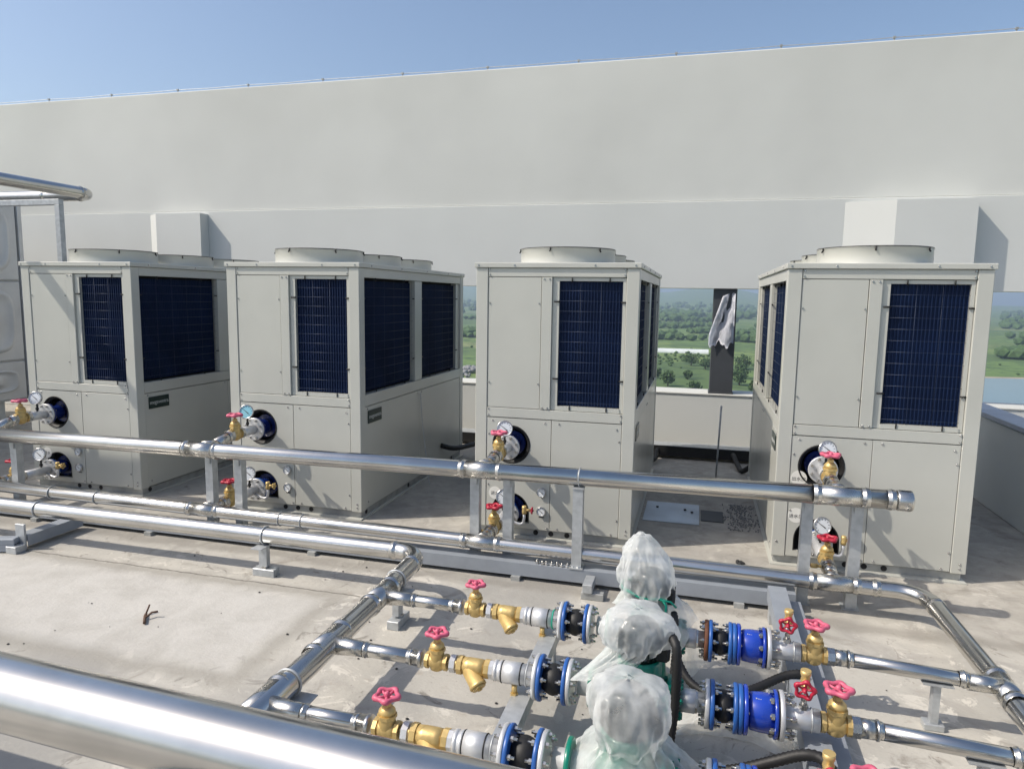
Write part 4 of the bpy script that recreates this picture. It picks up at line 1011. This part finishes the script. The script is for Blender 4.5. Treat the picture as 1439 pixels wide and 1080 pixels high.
# individual trees in the gap between units
def tree(label, x, y, h, rcrown, seed):
    t = thing('tree', label, 'tree', (x, y, GZ), 'trees in the fields seen through the wall opening')
    rnd = random.Random(seed)
    w = MB(); w.tube([(0, 0, 0), (.1, 0, h*.3), (.15, .1, h*.6)], lambda i: .35-.1*i, 7)
    for k in range(5):
        a = rnd.random()*6.28; w.tube([(.1, 0, h*.35), (rcrown*.5*math.cos(a), rcrown*.5*math.sin(a), h*.65)], .1, 5)
    w.build('trunk', bark, t)
    bm = bmesh.new()
    for k in range(560):
        u_ = Vector((rnd.gauss(0, 1), rnd.gauss(0, 1), rnd.gauss(0, 1))).normalized()*(rnd.random()**.4)
        cl = .75+.35*noise.noise(u_*2.2+Vector((seed, 0, 0)))
        p = Vector((u_.x*rcrown*cl, u_.y*rcrown*cl, h*.50+u_.z*h*.50*cl))
        s_ = rnd.uniform(.30, .62)
        a = Vector((rnd.gauss(0, 1), rnd.gauss(0, 1), rnd.gauss(0, 1))).normalized(); b_ = a.orthogonal().normalized(); c_ = a.cross(b_)
        vs = [bm.verts.new(p+b_*s_), bm.verts.new(p+c_*s_*.7), bm.verts.new(p-b_*s_), bm.verts.new(p-c_*s_*.7+a*.2)]; bm.faces.new(vs)
    me = bpy.data.meshes.new('crown'); bm.to_mesh(me); bm.free(); me.materials.append(leafy)
    o = bpy.data.objects.new('crown', me); COL.objects.link(o); o.parent = t
for k, (x, y, h, r_) in enumerate(((-4.5, 420, 8, 6), (3.5, 400, 7, 5), (-13, 315, 8, 4.2), (-1.5, 300, 5, 3.6), (-12.5, 268, 5, 2.4), (20, 360, 9, 5), (24, 410, 9, 6), (18, 330, 8, 4.5), (23, 300, 7, 4), (13.5, 380, 8, 4.5), (-20, 345, 6, 3.5), (-5, 345, 5, 3))):
    tree('bushy green tree near the far white greenhouse' if y > 395 and x < 10 else ('green tree in the thicket by the sandy field track' if x > 10 else 'small green tree standing in the open field below the roof'), x, y, h, r_, 11+k)
# woods as a mass
wd_ = bmesh.new(); rnd = random.Random(3)
base = bmesh.new(); bmesh.ops.create_icosphere(base, subdivisions=1, radius=1)
bv = [v.co.copy() for v in base.verts]; bf = [[v.index for v in f.verts] for f in base.faces]; base.free()
vv, ff = [], []
def canopy(x, y, s_, hgt):
    o_ = len(vv)
    for v in bv:
        k = 1+.35*noise.noise(v*1.7+Vector((x, y, 0)))
        vv.append((x+v.x*s_*k, y+v.y*s_*k, hill(x, y)+hgt*.5+v.z*hgt*.55*k))
    for f in bf: ff.append([i+o_ for i in f])
for (qa, qb, n) in ((-.10, .12, 1900), (-.40, -.30, 700), (.36, .56, 1300)):
    for k in range(n):
        y = rnd.choice((rnd.uniform(560, 700), rnd.uniform(760, 1150), rnd.uniform(1250, 2100), rnd.uniform(2100, 3200)))
        q = rnd.uniform(qa, qb); x = q*y
        if noise.noise(Vector((x/140, y/110, 2))) < .10: continue
        s_ = rnd.uniform(3.5, 6.5)*(1 if y < 1200 else 1.9); canopy(x, y, s_, s_*1.3)
me = bpy.data.meshes.new('woods'); me.from_pydata(vv, [], ff); me.materials.append(leafy)
o = bpy.data.objects.new('woods', me); COL.objects.link(o); struct(o, 'stuff')
# scrub bushes in the fields
vv, ff = [], []
for (qa, qb, n) in ((-.09, .10, 500), (-.40, -.30, 200), (.36, .52, 60)):
    for k in range(n):
        y = rnd.uniform(240, 560); x = rnd.uniform(qa, qb)*y
        if noise.noise(Vector((x/30, y/40, 7))) < .05: continue
        if q > .3 and y < 400: continue
        s_ = rnd.uniform(.6, 1.6); canopy(x, y, s_, s_*1.2)
me = bpy.data.meshes.new('scrub'); me.from_pydata(vv, [], ff); me.materials.append(leafy)
o = bpy.data.objects.new('scrub', me); COL.objects.link(o); struct(o, 'stuff')
# boulder heap seen between the second and third unit
bh = MB()
for k in range(120):
    x_, y_ = -.345*330+random.gauss(0, 5), 320+random.gauss(0, 16); s_ = random.uniform(.6, 1.9)
    bh.lathe([(s_*.5, -.2), (s_, s_*.3), (s_*.8, s_*.9), (s_*.25, s_*1.2)], (x_, y_, GZ+random.uniform(0, 1.5)), (random.gauss(0, .3), random.gauss(0, .3), 1), 6, random.random())
o = bh.build('boulder_heap', rockm); struct(o, 'stuff')
# ------------------------------------------------------------------ haze
hb = MB(); hb.box(-6500, 6500, -3300, 8800, GZ-1.2, 180); hz_o = hb.build('haze', paint); struct(hz_o, 'stuff')
hm = bpy.data.materials.new('haze'); hm.use_nodes = True; nt = hm.node_tree
nt.nodes.remove(nt.nodes['Principled BSDF']); pv = nt.nodes.new('ShaderNodeVolumePrincipled')
pv.inputs['Color'].default_value = (.64, .81, 1.0, 1); pv.inputs['Density'].default_value = .00026; pv.inputs['Anisotropy'].default_value = .2
nt.links.new(pv.outputs[0], nt.nodes['Material Output'].inputs['Volume'])
hz_o.data.materials.clear(); hz_o.data.materials.append(hm)
